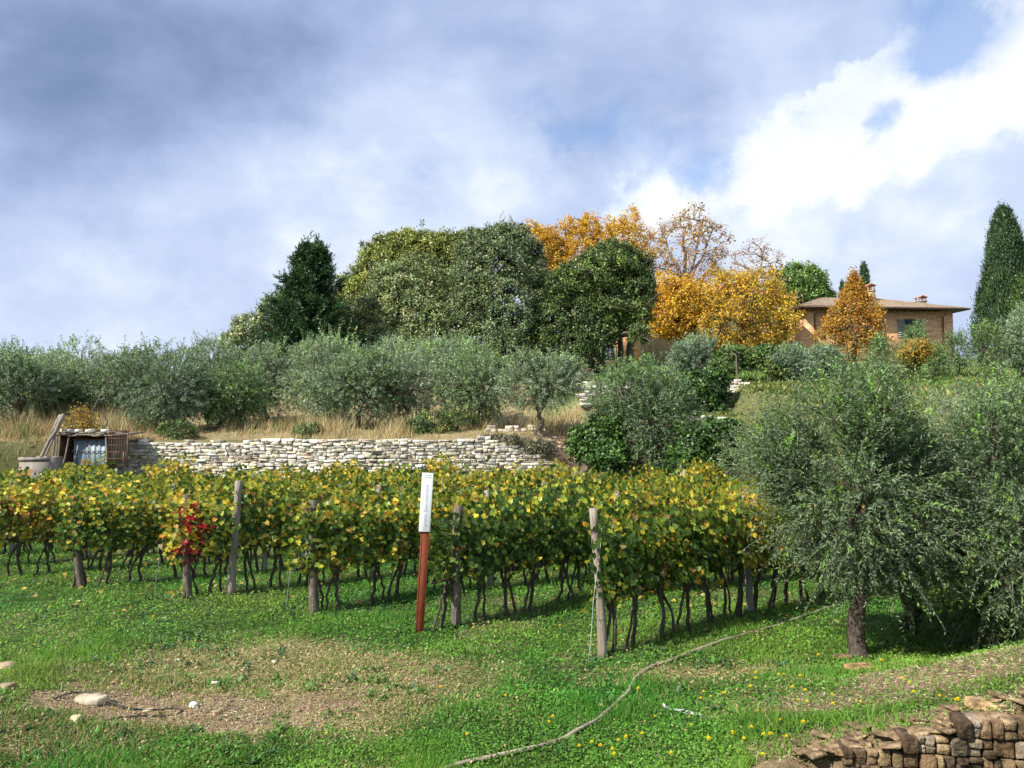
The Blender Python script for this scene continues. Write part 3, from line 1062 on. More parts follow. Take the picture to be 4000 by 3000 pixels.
ORD = ['first', 'second', 'third', 'fourth', 'fifth', 'sixth', 'seventh', 'eighth', 'ninth', 'tenth', 'eleventh', 'twelfth', 'thirteenth', 'fourteenth', 'fifteenth', 'sixteenth', 'seventeenth', 'eighteenth', 'nineteenth', 'twentieth', 'twenty-first', 'twenty-second', 'twenty-third', 'twenty-fourth', 'twenty-fifth', 'twenty-sixth', 'twenty-seventh', 'twenty-eighth']
ROWNAME = ['the nearest row at the right', 'the row behind the rusty sign', 'the third row from the right', 'the row with the red leaves', 'the fifth row from the right', 'the sixth row from the right',
           'the seventh row from the right', 'the eighth row from the right', 'the ninth row from the right', 'the tenth row from the right', 'the eleventh row from the right']
starts = [gnd(2368, 2560)[:2], gnd(1735, 2452)[:2], gnd(1180, 2400)[:2], gnd(690, 2340)[:2], gnd(272, 2302)[:2]]
stepv = (starts[4] - starts[1]) / 3
for q in range(5):
    starts.append(starts[-1] + stepv)
azs = [48, 53, 55, 56, 56, 56, 56, 56, 56, 56]
row_end_y = [21.0, 23.5, 24, 24, 24, 24, 24, 24, 24, 24]
STATE = {0: 'leafy green', 1: 'green and yellow', 2: 'yellowing', 3: 'browning', 4: 'dark green', 5: 'green and yellow'}

def post_mesh(seed, h, rad, mat):
    r = np.random.default_rng(seed)
    g = G()
    k = 12
    t = np.linspace(0, 1, k)
    P = np.stack([.012 * np.sin(t * 5 + seed), .012 * np.cos(t * 4 + seed), -.1 + (h + .1) * t], -1)
    tubes(g, P, rad * (1.1 - .22 * t) * (1 + r.normal(0, .03, k)), 10)
    return g.mesh('post_body', mat, True)

post_meshes = [post_mesh(300 + i, 1.85 + .05 * (i % 3), .058, M['wood_grey']) for i in range(4)]

def place_post(x, y, label, mesh, lx=0.0, ly=0.0, cat='post', name='vineyard_post'):
    o = bpy.data.objects.new(name, mesh)
    C.objects.link(o)
    o.location = (float(x), float(y), float(height(x, y)))
    o.rotation_euler = (lx, ly, R.uniform(0, 6))
    o.rotation_mode = 'XYZ'
    if lx or ly:
        o.rotation_euler = (lx, ly, 0)
    tag(o, label, cat, 'wooden posts of the vine rows')
    return o

vn = 0
for ri in range(10):
    s = starts[ri]
    az = radians(azs[ri])
    d = np.array([sin(az), cos(az)])
    L_ = (row_end_y[ri] + .5 * sin(ri * 2.1) - s[1]) / d[1]
    nvine = int(L_ / .54)
    r = np.random.default_rng(400 + ri)
    cnt = 0
    last = s
    for k in range(nvine):
        t = .12 + k * .54 + r.normal(0, .03)
        p = s + d * t
        if p[0] / p[1] > .70 or p[0] / p[1] < -.80:
            continue
        z = float(height(*p))
        red = (ri == 3 and k == 0)
        # colour of the stretch
        cn = float(vnoise(p[0] * .8 + ri * 7, p[1] * .3, 1.6, 77))
        if ri == 0:
            mi = 4 if t < .1 else (0 if cn < .3 else (1 if t < 3 else 2))
        elif ri == 1:
            mi = 4 if t < 3.2 else (1 if cn < .6 else 2)
        elif ri >= 4 and t < 2:
            mi = 1 if cn < .6 else 3
        else:
            mi = int(np.clip(cn * 6, 0, 5))
            mi = [4, 0, 5, 1, 2, 3][mi]
        if k >= nvine - 2 and ri >= 3:
            mi = 3 if ri % 2 else 2
        var = mi + 6 * int(r.random() < .5)
        cnt += 1
        state = 'red and yellow leaved' if red else STATE[mi]
        e = thing('grapevine', f'{state} grapevine, {ORD[min(cnt - 1, 27)]} from the left in {ROWNAME[ri]}', 'grapevine', (p[0], p[1], z), pi / 2 - az + (pi if (r.random() < .5 and not red) else 0), 'grapevines trained in the vineyard rows')
        hs = 1 + r.normal(0, .035) + .16 * (float(vnoise(p[0], p[1] + ri * 5, 1.5, 99)) - .55) + (.07 if k >= nvine - 2 else 0)
        if red:
            e.rotation_euler[2] = pi / 2 - az
        e.scale = (1, r.uniform(.9, 1.15), hs)
        f = bpy.data.objects.new('foliage', fol_red if red else fol[var])
        C.objects.link(f)
        f.parent = e
        v = r.uniform(.88, 1.12)
        f.color = (v * r.uniform(.95, 1.08), v, v, 1)
        w_ = bpy.data.objects.new('trunk', wood[r.integers(0, 12)])
        C.objects.link(w_)
        w_.parent = e
        vn += 1
        last = p
        if k > 0 and k % 8 == 6:
            q = p + d * .27
            place_post(q[0], q[1], f'weathered wooden post among the vines, {ORD[k // 8]} along {ROWNAME[ri]}', post_meshes[(ri + k) % 4], r.normal(0, .02), r.normal(0, .03))
    # wires
    gw = G()
    for zz in (.78, 1.2, 1.6):
        m = 14
        tt = np.linspace(-.05, L_, m)
        pts = np.array([[*(s + d * a), float(height(*(s + d * a))) + zz - .01 * sin(a)] for a in tt])
        tubes(gw, pts, np.full(m, .0018), 3)
    tag(obj('trellis_wire', gw, M['wire']), f'thin steel trellis wires running along {ROWNAME[ri]}', 'wire', 'trellis wires of the vine rows')
    if ri >= 3:
        q = last + d * .55
        place_post(q[0], q[1], f'pale end post at the far end of {ROWNAME[ri]}', post_meshes[ri % 4], 0, .03)
print('vines', vn)

# the five front end posts, each with its own look
big_tan = post_mesh(320, 1.96, .060, M['wood_tan'])
p = starts[0]
o = place_post(p[0] - .05, p[1] - .05, 'bare tan wooden end post with wire wraps, at the front of the nearest row', big_tan, 0, -.055)
gw = G()
for zz in (1.72, 1.12, .80, .52):
    a = np.linspace(0, 2 * pi, 15)
    tubes(gw, np.stack([.063 * np.cos(a), .063 * np.sin(a), zz + .01 * np.sin(a)], -1), np.full(15, .003), 4)
obj('wire_wrap', gw, M['wire'], o)
dark_post = post_mesh(322, 1.82, .075, M['bark'])
dark_grey = post_mesh(323, 1.80, .062, M['bark'])
for k_, (lab, m_) in enumerate([('thick dark end post wrapped in vine, just right of the rusty sign', dark_post), ('dark wooden end post in leaves at the front of the third row from the right', dark_post),
                                ('dark wooden end post beside the red vine leaves', dark_grey), ('dark sawn end post in yellow leaves, leftmost in front', dark_grey)]):
    p = starts[k_ + 1]
    place_post(p[0] + .16, p[1] + .10, lab, m_, .0, [.02, -.02, -.05, -.13][k_])
tall_grey = post_mesh(324, 2.02, .066, M['wood_grey'])
p = gnd(905, 2322)
place_post(p[0], p[1], 'tall bare pale grey wooden post standing free between the third and fourth rows', tall_grey, 0, .035)
p = foot(2180, 25.5)
place_post(p[0], p[1], 'pale wooden stake behind the vines at the foot of the earth ramp', post_meshes[0], 0, 0)
p = foot(2446, 26)
place_post(p[0], p[1], 'short white-topped stake in front of the dark olive shade', post_meshes[3], 0, .03)
p = foot(2655, 24)
place_post(p[0], p[1], 'pale wooden post rising over the vines left of the ivy', post_meshes[0], 0, .02)
p = foot(2702, 25)
place_post(p[0], p[1], 'pale wooden post half hidden by yellow leaves, below the ivy', post_meshes[1], 0, 0)

# guy wire of the near end post
a, b = np.array([*starts[0], 1.75]) + [-.05, -.05, 0], gnd(2295, 2600)
gw = G()
tubes(gw, np.stack([a + (b - a) * t + [0.01 * sin(9 * t), 0, 0] for t in np.linspace(0, 1, 10)]), np.full(10, .004), 4)
tag(obj('guy_wire', gw, rough_mat('green_wire', [(0.3, (.28, .36, .33)), (.7, (.4, .48, .44))], 5, .5, 0)), 'thin pale green guy wire from the bare end post down to the grass', 'wire')
for (px, py, px2, py2, lab) in [(1135, 2220, 1115, 2390, 'pale thin wire hanging down left of the dark third end post'), (622, 2190, 600, 2330, 'pale blue cord hanging below the red leaved vine')]:
    b = gnd(px2, py2)
    a = at(px, py, b[1] + .1)
    gw = G()
    tubes(gw, np.stack([a + (b - a) * t for t in np.linspace(0, 1, 6)]), np.full(6, .0045), 4)
    tag(obj('guy_wire', gw, M['wire']), lab, 'wire')

# ------------------------------------------------------------------ sign
def make_sign():
    p = gnd(1637, 2478)
    s = thing('sign_post', 'leaning rust-red steel sign post with tall white name panel', 'sign', p, radians(4))
    s.rotation_euler = (0, radians(3.1), radians(6))
    H = (2478 - 1868) / FPX * p[1] + .02
    g = G()
    w, dp = .128, .06
    # channel: a face with two folded flanges
    box(g, (0, 0, H / 2 - .04), (w - .012, .006, H + .06))
    box(g, (-w / 2 + .003, dp / 2 - .003, H / 2 - .04), (.006, dp, H + .06))
    box(g, (w / 2 - .003, dp / 2 - .003, H / 2 - .04), (.006, dp, H + .06))
    box(g, (-w / 2 + .016, -.006, H / 2 - .04), (.006, .006, H + .06))
    post = obj('post', g, M['rust'], s)
    b = post.modifiers.new('bevel', 'BEVEL')
    b.width = .0015
    b.segments = 1
    ph = .86
    g = G()
    pw = .165
    box(g, (-.013, -.016, H - ph / 2 + .012), (pw, .014, ph))
    m, nt, bs, out = mat_new('white_enamel')
    bs.inputs['Base Color'].default_value = (.74, .77, .80, 1)
    bs.inputs['Roughness'].default_value = .35
    pan = obj('panel', g, m, s)
    b = pan.modifiers.new('bevel', 'BEVEL')
    b.width = .004
    b.segments = 2
    mt, nt, bs, out = mat_new('grey_lettering')
    bs.inputs['Base Color'].default_value = (.26, .27, .29, 1)
    bs.inputs['Roughness'].default_value = .6

    def text(body, size, x, z, rot, name, shear=.35, sx=1.0):
        cu = bpy.data.curves.new(name, 'FONT')
        cu.body = body
        cu.size = size
        cu.shear = shear
        cu.align_x = 'CENTER'
        cu.align_y = 'CENTER'
        cu.extrude = .0008
        cu.offset = -.0006
        cu.space_character = 1.12
        tmp = bpy.data.objects.new(name, cu)
        C.objects.link(tmp)
        bpy.context.view_layer.update()
        me = bpy.data.meshes.new_from_object(tmp.evaluated_get(bpy.context.evaluated_depsgraph_get()))
        bpy.data.objects.remove(tmp)
        me.name = name
        me.materials.clear()
        me.materials.append(mt)
        o = bpy.data.objects.new(name, me)
        C.objects.link(o)
        o.parent = pan
        o.location = (x, -.0242, z)
        o.rotation_euler = (radians(90), -rot, 0)
        o.scale = (sx, 1, 1)
    text('Vigneto Sperimentale', .072, -.012, H - .50, radians(90), 'lettering', .35, .95)
    text('Lamole', .030, -.012, H - .022, 0, 'small_lettering')
    text('Lamole', .030, -.012, H - .050, 0, 'small_lettering')
make_sign()

# ------------------------------------------------------------------ hose and pipes
def smooth_path(pts, n):
    pts = np.asarray(pts, float)
    t = np.linspace(0, len(pts) - 1, n)
    out = []
    for a in t:
        i = min(int(a), len(pts) - 2)
        f = a - i
        p0, p1, p2, p3 = pts[max(i - 1, 0)], pts[i], pts[i + 1], pts[min(i + 2, len(pts) - 1)]
        out.append(.5 * ((2 * p1) + (-p0 + p2) * f + (2 * p0 - 5 * p1 + 4 * p2 - p3) * f * f + (-p0 + 3 * p1 - 3 * p2 + p3) * f ** 3))
    return np.array(out)

def lay(pxs, rad, mat, label, name, n=90, lift=None, cat='hose'):
    P = [gnd(*q) for q in pxs]
    P = smooth_path(P, n)
    P[:, 2] = height(P[:, 0], P[:, 1]) + rad * .9 + .008
    if lift:
        P[:, 2] += lift(np.linspace(0, 1, n))
    g = G()
    r = np.random.default_rng(int(rad * 1e5))
    tubes(g, P, rad * (1 + .06 * np.sin(np.arange(n) * .9)) * (1 + r.normal(0, .03, n)), 8)
    return tag(obj(name, g, mat, smooth=True), label, cat)

M['hose'] = rough_mat('faded_hose', [(0.3, (.17, .135, .10)), (.6, (.32, .26, .20)), (.8, (.40, .34, .27))], 9, .8, .2)
M['black_pipe'] = rough_mat('black_pipe', [(0.3, (.018, .018, .02)), (.8, (.05, .05, .055))], 9, .5, .1)
lay([(1640, 3060), (1790, 2998), (1950, 2962), (2110, 2925), (2230, 2880), (2320, 2830), (2375, 2785), (2420, 2745), (2455, 2712), (2468, 2680), (2490, 2650), (2540, 2615), (2620, 2588), (2700, 2555), (2800, 2518), (2900, 2488), (3020, 2455), (3120, 2420), (3200, 2392), (3290, 2362)],
    .021, M['hose'], 'long faded brown hose snaking across the grass to the near olive', 'hose', 170)
lay([(2078, 2808), (2100, 2760), (2150, 2700), (2220, 2655)], .006, M['black_pipe'], 'short thin grey stick lying in grass left of the hose', 'stick', 30, cat='stick')
lay([(1890, 2985), (1940, 2950), (2030, 2885)], .006, M['black_pipe'], 'short dark stick in the grass below the long hose', 'stick', 24, cat='stick')
lay([(210, 2740), (280, 2722), (340, 2728), (400, 2752), (470, 2772), (540, 2780), (620, 2778), (695, 2772), (706, 2786), (690, 2796)], .008, M['black_pipe'], 'black irrigation pipe arching over the large pale stone', 'irrigation_pipe', 70,
    lambda t: .05 * np.exp(-((t - .28) / .2) ** 2), cat='pipe')
lay([(-60, 2882), (60, 2855), (200, 2845), (340, 2838), (450, 2812), (560, 2802), (660, 2800)], .007, M['black_pipe'], 'long black irrigation pipe on dirt, lower one of the two', 'irrigation_pipe', 60, cat='pipe')
lay([(-60, 2812), (20, 2790), (90, 2780)], .006, M['black_pipe'], 'stub of black pipe in weeds at the left edge', 'irrigation_pipe', 20, cat='pipe')

# pale dead sprig on the grass
g = G()
p = gnd(2640, 2800)
r_ = np.random.default_rng(9)
k = 26
t = np.linspace(0, 1, k)
ax = np.stack([p[0] - .1 + .42 * t, p[1] + .12 - .34 * t, np.full(k, p[2] + .05)], -1)
tubes(g, ax[::5], np.full(len(ax[::5]), .003), 4, (.5, .52, .48))
a = r_.uniform(0, 6.3, k)
leaves(g, ax, np.stack([np.cos(a), np.sin(a), .4 + 0 * a], -1), nrm(r_.normal(0, .3, (k, 3)) + [0, 0, 1]), .085, .024, T_DIAM, jcol((.55, .60, .55), k, .08, .02))
tag(obj('olive_sprig', g, M['grass']), 'pale silvery cut sprig lying on the grass right of the hose', 'sprig')

# ------------------------------------------------------------------ dandelions
def flower_mesh(seed):
    r = np.random.default_rng(seed)
    g = G()
    h = r.uniform(.05, .09)
    tubes(g, np.array([[0, 0, 0], [.005, 0, h * .5], [.008, .003, h]]), [.002, .002, .002], 4, (.12, .2, .05))
    k = 30
    a = np.arange(k) * 2.4
    el = .1 + (np.arange(k) / k) * 1.2
    D = np.stack([np.cos(a) * np.cos(el), np.sin(a) * np.cos(el), np.sin(el)], -1)
    leaves(g, np.repeat([[.008, .003, h]], k, 0), D, nrm(np.cross(D, np.cross([0, 0, 1.0], D))), .021, .008, T_DIAM, jcol((.90, .72, .02), k, .06, .02, r))
    return g.mesh('dandelion', M['petal'])
fm = [flower_mesh(500 + i) for i in range(3)]
fl = [(2158, 2830), (2142, 2857), (2262, 2940), (2412, 2925), (2442, 2925), (2345, 2940), (2388, 2962), (2315, 2945), (2560, 2820), (2740, 2760), (2775, 2755), (2750, 2725), (2825, 2740), (2490, 2728), (2510, 2888), (2770, 2915), (2772, 2935), (2862, 2890),
      (2700, 2862), (2325, 2508), (2295, 2537), (1975, 2745), (1722, 2720), (1826, 2898), (2400, 2990), (2620, 2990), (2952, 2650), (3200, 2588), (3445, 2617), (3060, 2655), (3045, 2665), (3125, 2682), (2955, 2672), (2935, 2717), (3100, 2725), (3155, 2767),
      (3255, 2745), (3258, 2795), (3120, 2755), (3150, 2730), (2825, 2742), (3358, 2765), (3528, 2680), (3550, 2708), (3570, 2733), (3730, 2768), (3748, 2786), (3672, 2742), (2960, 2812), (2932, 2882), (3075, 2908), (2865, 2890), (3010, 2915), (2985, 2978), (3135, 2862), (3050, 2847),
      (2910, 2915), (2988, 2910), (197, 2398), (552, 2240), (478, 2275), (600, 2435), (790, 2300), (860, 2303), (135, 2545), (512, 2388), (1255, 2300), (2190, 2475), (1850, 2470), (1270, 2900)]
seen_lab = {}
for k, (px, py) in enumerate(fl):
    p = gnd(px, py)
    side = 'in the flowery grass right of the hose' if px > 2560 else ('beside the lower end of the long hose' if px > 1800 else 'in the grass left of the rusty sign')
    if px > 3200 and py < 2800:
        side = 'on the bank under the near olive tree'
    o = bpy.data.objects.new('dandelion', fm[k % 3])
    C.objects.link(o)
    o.location = (p[0], p[1], float(height(p[0], p[1])))
    o.rotation_euler = (0, 0, R.uniform(0, 6))
    o.scale = (1 + R.uniform(-.1, .3),) * 3
    tag(o, 'small yellow dandelion blooming ' + side, 'flower', 'yellow dandelions ' + side)

# ------------------------------------------------------------------ trees
def ellip(n, c, rad, r, lo=0.0, pw=1/3):
    """points inside an ellipsoid (lo = how hollow)"""
    d = runit(n, r)
    q = (lo ** 3 + (1 - lo ** 3) * r.random(n)) ** pw
    return np.asarray(c) + d * q[:, None] * np.asarray(rad)

def skeleton(trunk, targets_by_level, r, radii, curve=.12, sag=0.0, seg=5):
    """joins scattered targets to the nearest older branch; returns list of (paths, radii) per level"""
    nodes = np.asarray(trunk, float)
    out = []
    for lev, T in enumerate(targets_by_level):
        c0 = nodes[0]
        T = np.asarray(T)
        T = T[np.argsort(np.linalg.norm(T - nodes[min(len(nodes) - 1, 2)], axis=1))]
        P = np.zeros((len(T), seg, 3))
        d2 = ((T[:, None] - nodes[None]) ** 2)
        d2 = d2[..., 0] + d2[..., 1] + 1.0 * d2[..., 2]
        # prefer joining below the target
        d2 = d2 + .35 * np.clip(nodes[None, :, 2] - T[:, None, 2], 0, None) ** 2 * 4
        j = np.argmin(d2, 1)
        A = nodes[j]
        t = np.linspace(0, 1, seg)[None, :, None]
        dist = np.linalg.norm(T - A, axis=1)[:, None, None]
        bow = runit(len(T), r)[:, None] * dist * curve + np.array([0, 0, 1.0]) * dist * (.12 - sag)
        P = A[:, None] * (1 - t) + T[:, None] * t + bow * (4 * t * (1 - t)) * .6
        if seg > 3:
            P[:, 1:-1] += r.normal(0, 1, (len(T), seg - 2, 3)) * dist * .03
        r0, r1 = radii[lev]
        RR = r0 + (r1 - r0) * np.linspace(0, 1, seg)[None] * np.ones((len(T), 1))
        RR = RR * r.uniform(.8, 1.2, (len(T), 1))
        out.append((P, RR))
        nodes = np.concatenate([nodes, P[:, 1:].reshape(-1, 3)])
    return out

def trunk_path(p0, p1, r, k=7, wob=.08):
    t = np.linspace(0, 1, k)[:, None]
    p0, p1 = np.asarray(p0, float), np.asarray(p1, float)
    P = p0 * (1 - t) + p1 * t
    L = np.linalg.norm(p1 - p0)
    P[1:] += r.normal(0, wob * L * .25, (k - 1, 3)) * [1, 1, .2]
    return P

def wood_obj(parent, trunk, levels, rads, mat, name='trunk', sides=(9, 6, 5, 4, 3), upto=9):
    g = G()
    k = len(trunk)
    tr = np.linspace(rads[0], rads[1], k)
    tr[0] *= 1.35
    tubes(g, trunk, tr, sides[0])
    for i, (P, RR) in enumerate(levels[:upto]):
        tubes(g, P, RR, sides[min(i + 1, 4)])
    return obj(name, g, mat, parent, smooth=True)

# ---- olive trees: twigs carrying narrow leaves
OL = [(.230, .310, .165), (.125, .185, .085), (.370, .450, .300), (.24, .35, .10)]
OLN = [(.095, .165, .050), (.050, .095, .028), (.20, .27, .14), (.22, .40, .05)]

def olive_tree(name, label, loc, H, rad, seed, ntwig, nleaf, lsize, lw, twigL, cat='olive tree', group=None, fork=.22, trunk_r=.13, cols=OL, w=(4, 3, 2, 1), centre=None, up=.6, droop=.3, lumps=7, wob=.1, wood='bark', lowest=.18, twigmat='twig', trunks=1, wild=.25, twigr=.0016, smooth_leaf='olive_leaf', color=None, long_n=0, long_up=.25, long_d=1.0, lr=(.42, .62)):
    r = np.random.default_rng(seed)
    t = thing(name, label, cat, loc, 0, group)
    c = np.array(centre if centre is not None else (0, 0, H * .60))
    rad = np.array(rad, float)
    lowz = H * lowest
    # lumpy crown: several overlapping heads
    heads = ellip(lumps, c, rad * (.52 if lr[0] > .3 else .68), r, .55)
    hr = rad * r.uniform(lr[0], lr[1], (lumps, 1))
    def sample(n, lo):
        k = r.integers(0, lumps, n)
        d = runit(n, r)
        q = (lo ** 3 + (1 - lo ** 3) * r.random(n)) ** (1 / 3)
        P = heads[k] + d * q[:, None] * hr[k]
        m = P[:, 2] < lowz
        P[m, 2] = lowz + (lowz - P[m, 2]) * .35
        return P
    tp = trunk_path((0, 0, -.15), (r.normal(0, wob), r.normal(0, wob), H * fork), r, 7, .10 if wob < .06 else .18)
    lv = skeleton(tp, [heads * .85 + c * .15, sample(34, .3), sample(190, .5)], r, [(trunk_r * .55, trunk_r * .22), (trunk_r * .22, trunk_r * .09), (trunk_r * .09, trunk_r * .035)], .14)
    wood_obj(t, tp, lv, (trunk_r, trunk_r * .75), M[wood])
    nodes = np.concatenate([p[:, 1:].reshape(-1, 3) for p, _ in lv[1:]])
    # twigs
    S = sample(ntwig, .62)
    out = nrm(S - c)
    D0 = nrm(out * .8 + runit(ntwig, r) * .55 + np.array([0, 0, up]) * np.clip(out[:, 2:3] + .55, 0, 1.2))
    k = 6
    tt = np.linspace(0, 1, k)[None, :, None]
    LL = r.uniform(.6, 1.35, (ntwig, 1, 1)) * twigL
    wl = (r.random(ntwig) < wild * .3)[:, None, None]
    LL = LL * np.where(wl, 2.0, 1.0)
    side = runit(ntwig, r)[:, None]
    dr = droop * r.uniform(.2, 1.6, (ntwig, 1, 1))
    P = S[:, None] + LL * (D0[:, None] * tt + side * .18 * tt ** 2 - np.array([0, 0, 1.0]) * dr * tt ** 2)
    P[..., 2] = np.maximum(P[..., 2], .12)
    g = G()
    tubes(g, P, np.linspace(twigr, twigr * .5, k), 3, (.13, .125, .085), caps=False)
    # leaves along the twigs in opposite pairs
    m = nleaf
    f = (np.arange(m) + .5) / m
    f = np.repeat(f[None], ntwig, 0) + r.normal(0, .02, (ntwig, m))
    f = np.clip(f, .03, 1)
    x = f * (k - 1)
    i = np.minimum(x.astype(int), k - 2)
    fr = (x - i)[..., None]
    ii = np.arange(ntwig)[:, None]
    LP = P[ii, i] * (1 - fr) + P[ii, i + 1] * fr
    TD = nrm(P[ii, i + 1] - P[ii, i])
    sd = nrm(np.cross(TD, runit(ntwig * m, r).reshape(ntwig, m, 3)))
    LD = nrm(TD * r.uniform(.5, 1.3, (ntwig, m, 1)) + sd)
    LN = nrm(np.cross(LD, runit(ntwig * m, r).reshape(ntwig, m, 3)) + np.array([0, 0, .7]))
    tw = mixcols(cols, w, ntwig, .16, .04, r)
    # twigs towards the top lighter and greener: new growth plus sunlight painted in
    fresh_lit = (r.random(ntwig) < .55 * sm((S[:, 2] - c[2]) / rad[2], .2, .9))
    tw = np.where(fresh_lit[:, None], tw * [1.35, 1.6, .95], tw)
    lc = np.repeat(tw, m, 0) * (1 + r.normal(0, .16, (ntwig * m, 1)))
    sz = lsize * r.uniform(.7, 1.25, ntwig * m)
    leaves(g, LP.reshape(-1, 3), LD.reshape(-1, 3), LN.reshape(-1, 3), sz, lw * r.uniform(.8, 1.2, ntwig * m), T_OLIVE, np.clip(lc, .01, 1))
    if long_n:
        # long arching shoots that leave the crown
        S = sample(long_n, .85)
        out = nrm(S - c)
        D0 = nrm(out * [1, 1, .5] + runit(long_n, r) * .35 + [0, 0, long_up])
        tt = np.linspace(0, 1, 10)[None, :, None]
        LL = r.uniform(.35, .8, (long_n, 1, 1))
        P = S[:, None] + LL * (D0[:, None] * tt - np.array([0, 0, 1.0]) * r.uniform(.05, .8, (long_n, 1, 1)) * long_d * tt ** 2)
        P[..., 2] = np.maximum(P[..., 2], .2)
        tubes(g, P, np.linspace(.0034, .0016, 10), 4, (.30, .31, .22), caps=False)
        LP = P[:, 2:].reshape(-1, 3)
        TD = nrm(np.gradient(P, axis=1)[:, 2:]).reshape(-1, 3)
        for _ in range(2):
            sd = nrm(np.cross(TD, runit(len(LP), r)))
            leaves(g, LP, nrm(TD + sd * .9), runit(len(LP), r) + [0, 0, .6], lsize * r.uniform(.6, 1.1, len(LP)), lw, T_OLIVE, jcol((.13, .22, .06), len(LP), .3, .08, r))
    o = obj('crown', g, M[smooth_leaf], t)
    if color:
        o.color = (*color, 1)
    return t

# ---- dense evergreen crowns built of many clumps
def dense_tree(name, label, loc, domes, seed, n, lsize, cols, w, cat='tree', clump=.42, per=36, trunk=None, trunk_r=.3, group=None, mat='oak_leaf', aspect=.6, up=.3, hollow=.80, wood='bark', extra_limbs=True, uneven=.11):
    """domes: list of (centre, radii) relative to loc"""
    r = np.random.default_rng(seed)
    t = thing(name, label, cat, loc, 0, group)
    area = np.array([np.mean(rd) ** 2 for _, rd in domes])
    nc = n // per
    k = r.choice(len(domes), nc, p=area / area.sum())
    c = np.array([d[0] for d in domes])[k]
    rd = np.array([d[1] for d in domes])[k]
    d = runit(nc, r)
    low = d[:, 2] < -.8
    d[low, 2] *= -.5
    d = nrm(d)
    # lumps on the surface
    ph = r.uniform(0, 6, 6)
    bump = 1 + uneven * (np.sin(d[:, 0] * 5 + ph[0]) * np.sin(d[:, 1] * 5 + ph[1]) + np.sin(d[:, 2] * 7 + ph[2] + d[:, 0] * 4)) * .8
    q = (hollow + (1 - hollow) * r.random(nc) ** .6) * bump
    q = q * (1 + r.normal(0, .035, nc))
    q = np.where(r.random(nc) < .12, q * r.uniform(.4, .9, nc), q)
    tuft = r.random(nc) < .07
    q = np.where(tuft, q * r.uniform(1.03, 1.13, nc), q)
    cc = c + d * q[:, None] * rd
    # leave out clumps buried in a neighbouring dome
    inside = np.zeros(nc, bool)
    for (dc, dr) in domes:
        inside |= (np.sum(((cc - dc) / dr) ** 2, 1) < .42)
    cc, d, k = cc[~inside], d[~inside], k[~inside]
    nc = len(cc)
    cs = clump * r.uniform(.45, 1.3, nc)
    shade = np.repeat(1 + .30 * (np.sin(cc[:, 0] * 2.3 + ph[3]) * np.sin(cc[:, 2] * 2.9 + ph[4]) * np.cos(cc[:, 1] * 2.1 + ph[5])), per)[:, None]
    P = np.repeat(cc, per, 0) + runit(nc * per, r) * (np.repeat(cs, per) * r.random(nc * per) ** .5)[:, None]
    out = np.repeat(d, per, 0)
    D = nrm(out * .5 + runit(nc * per, r) + [0, 0, up])
    Nn = nrm(out * 1.3 + runit(nc * per, r) * .7 + [0, 0, .4])
    cl = mixcols(cols, w, nc, .22, .05, r)
    lc = shade * np.repeat(cl, per, 0) * (1 + r.normal(0, .18, (nc * per, 1)))
    g = G()
    sz = lsize * r.uniform(.65, 1.3, nc * per)
    leaves(g, P, D, Nn, sz, sz * aspect, T_DIAM, np.clip(lc, .006, 1))
    obj('crown', g, M[mat], t)
    # trunk and limbs
    top = trunk if trunk is not None else (0, 0, domes[0][0][2])
    tp = trunk_path((0, 0, -.3), top, r, 7, .05)
    T = np.concatenate([ellip(7, dc, np.asarray(dr) * .6, r) for dc, dr in domes])
    lv = skeleton(tp, [T, T + r.normal(0, .8, T.shape)], r, [(trunk_r * .5, trunk_r * .15), (trunk_r * .15, trunk_r * .06)], .1)
    wood_obj(t, tp, lv, (trunk_r, trunk_r * .6), M[wood])
    return t

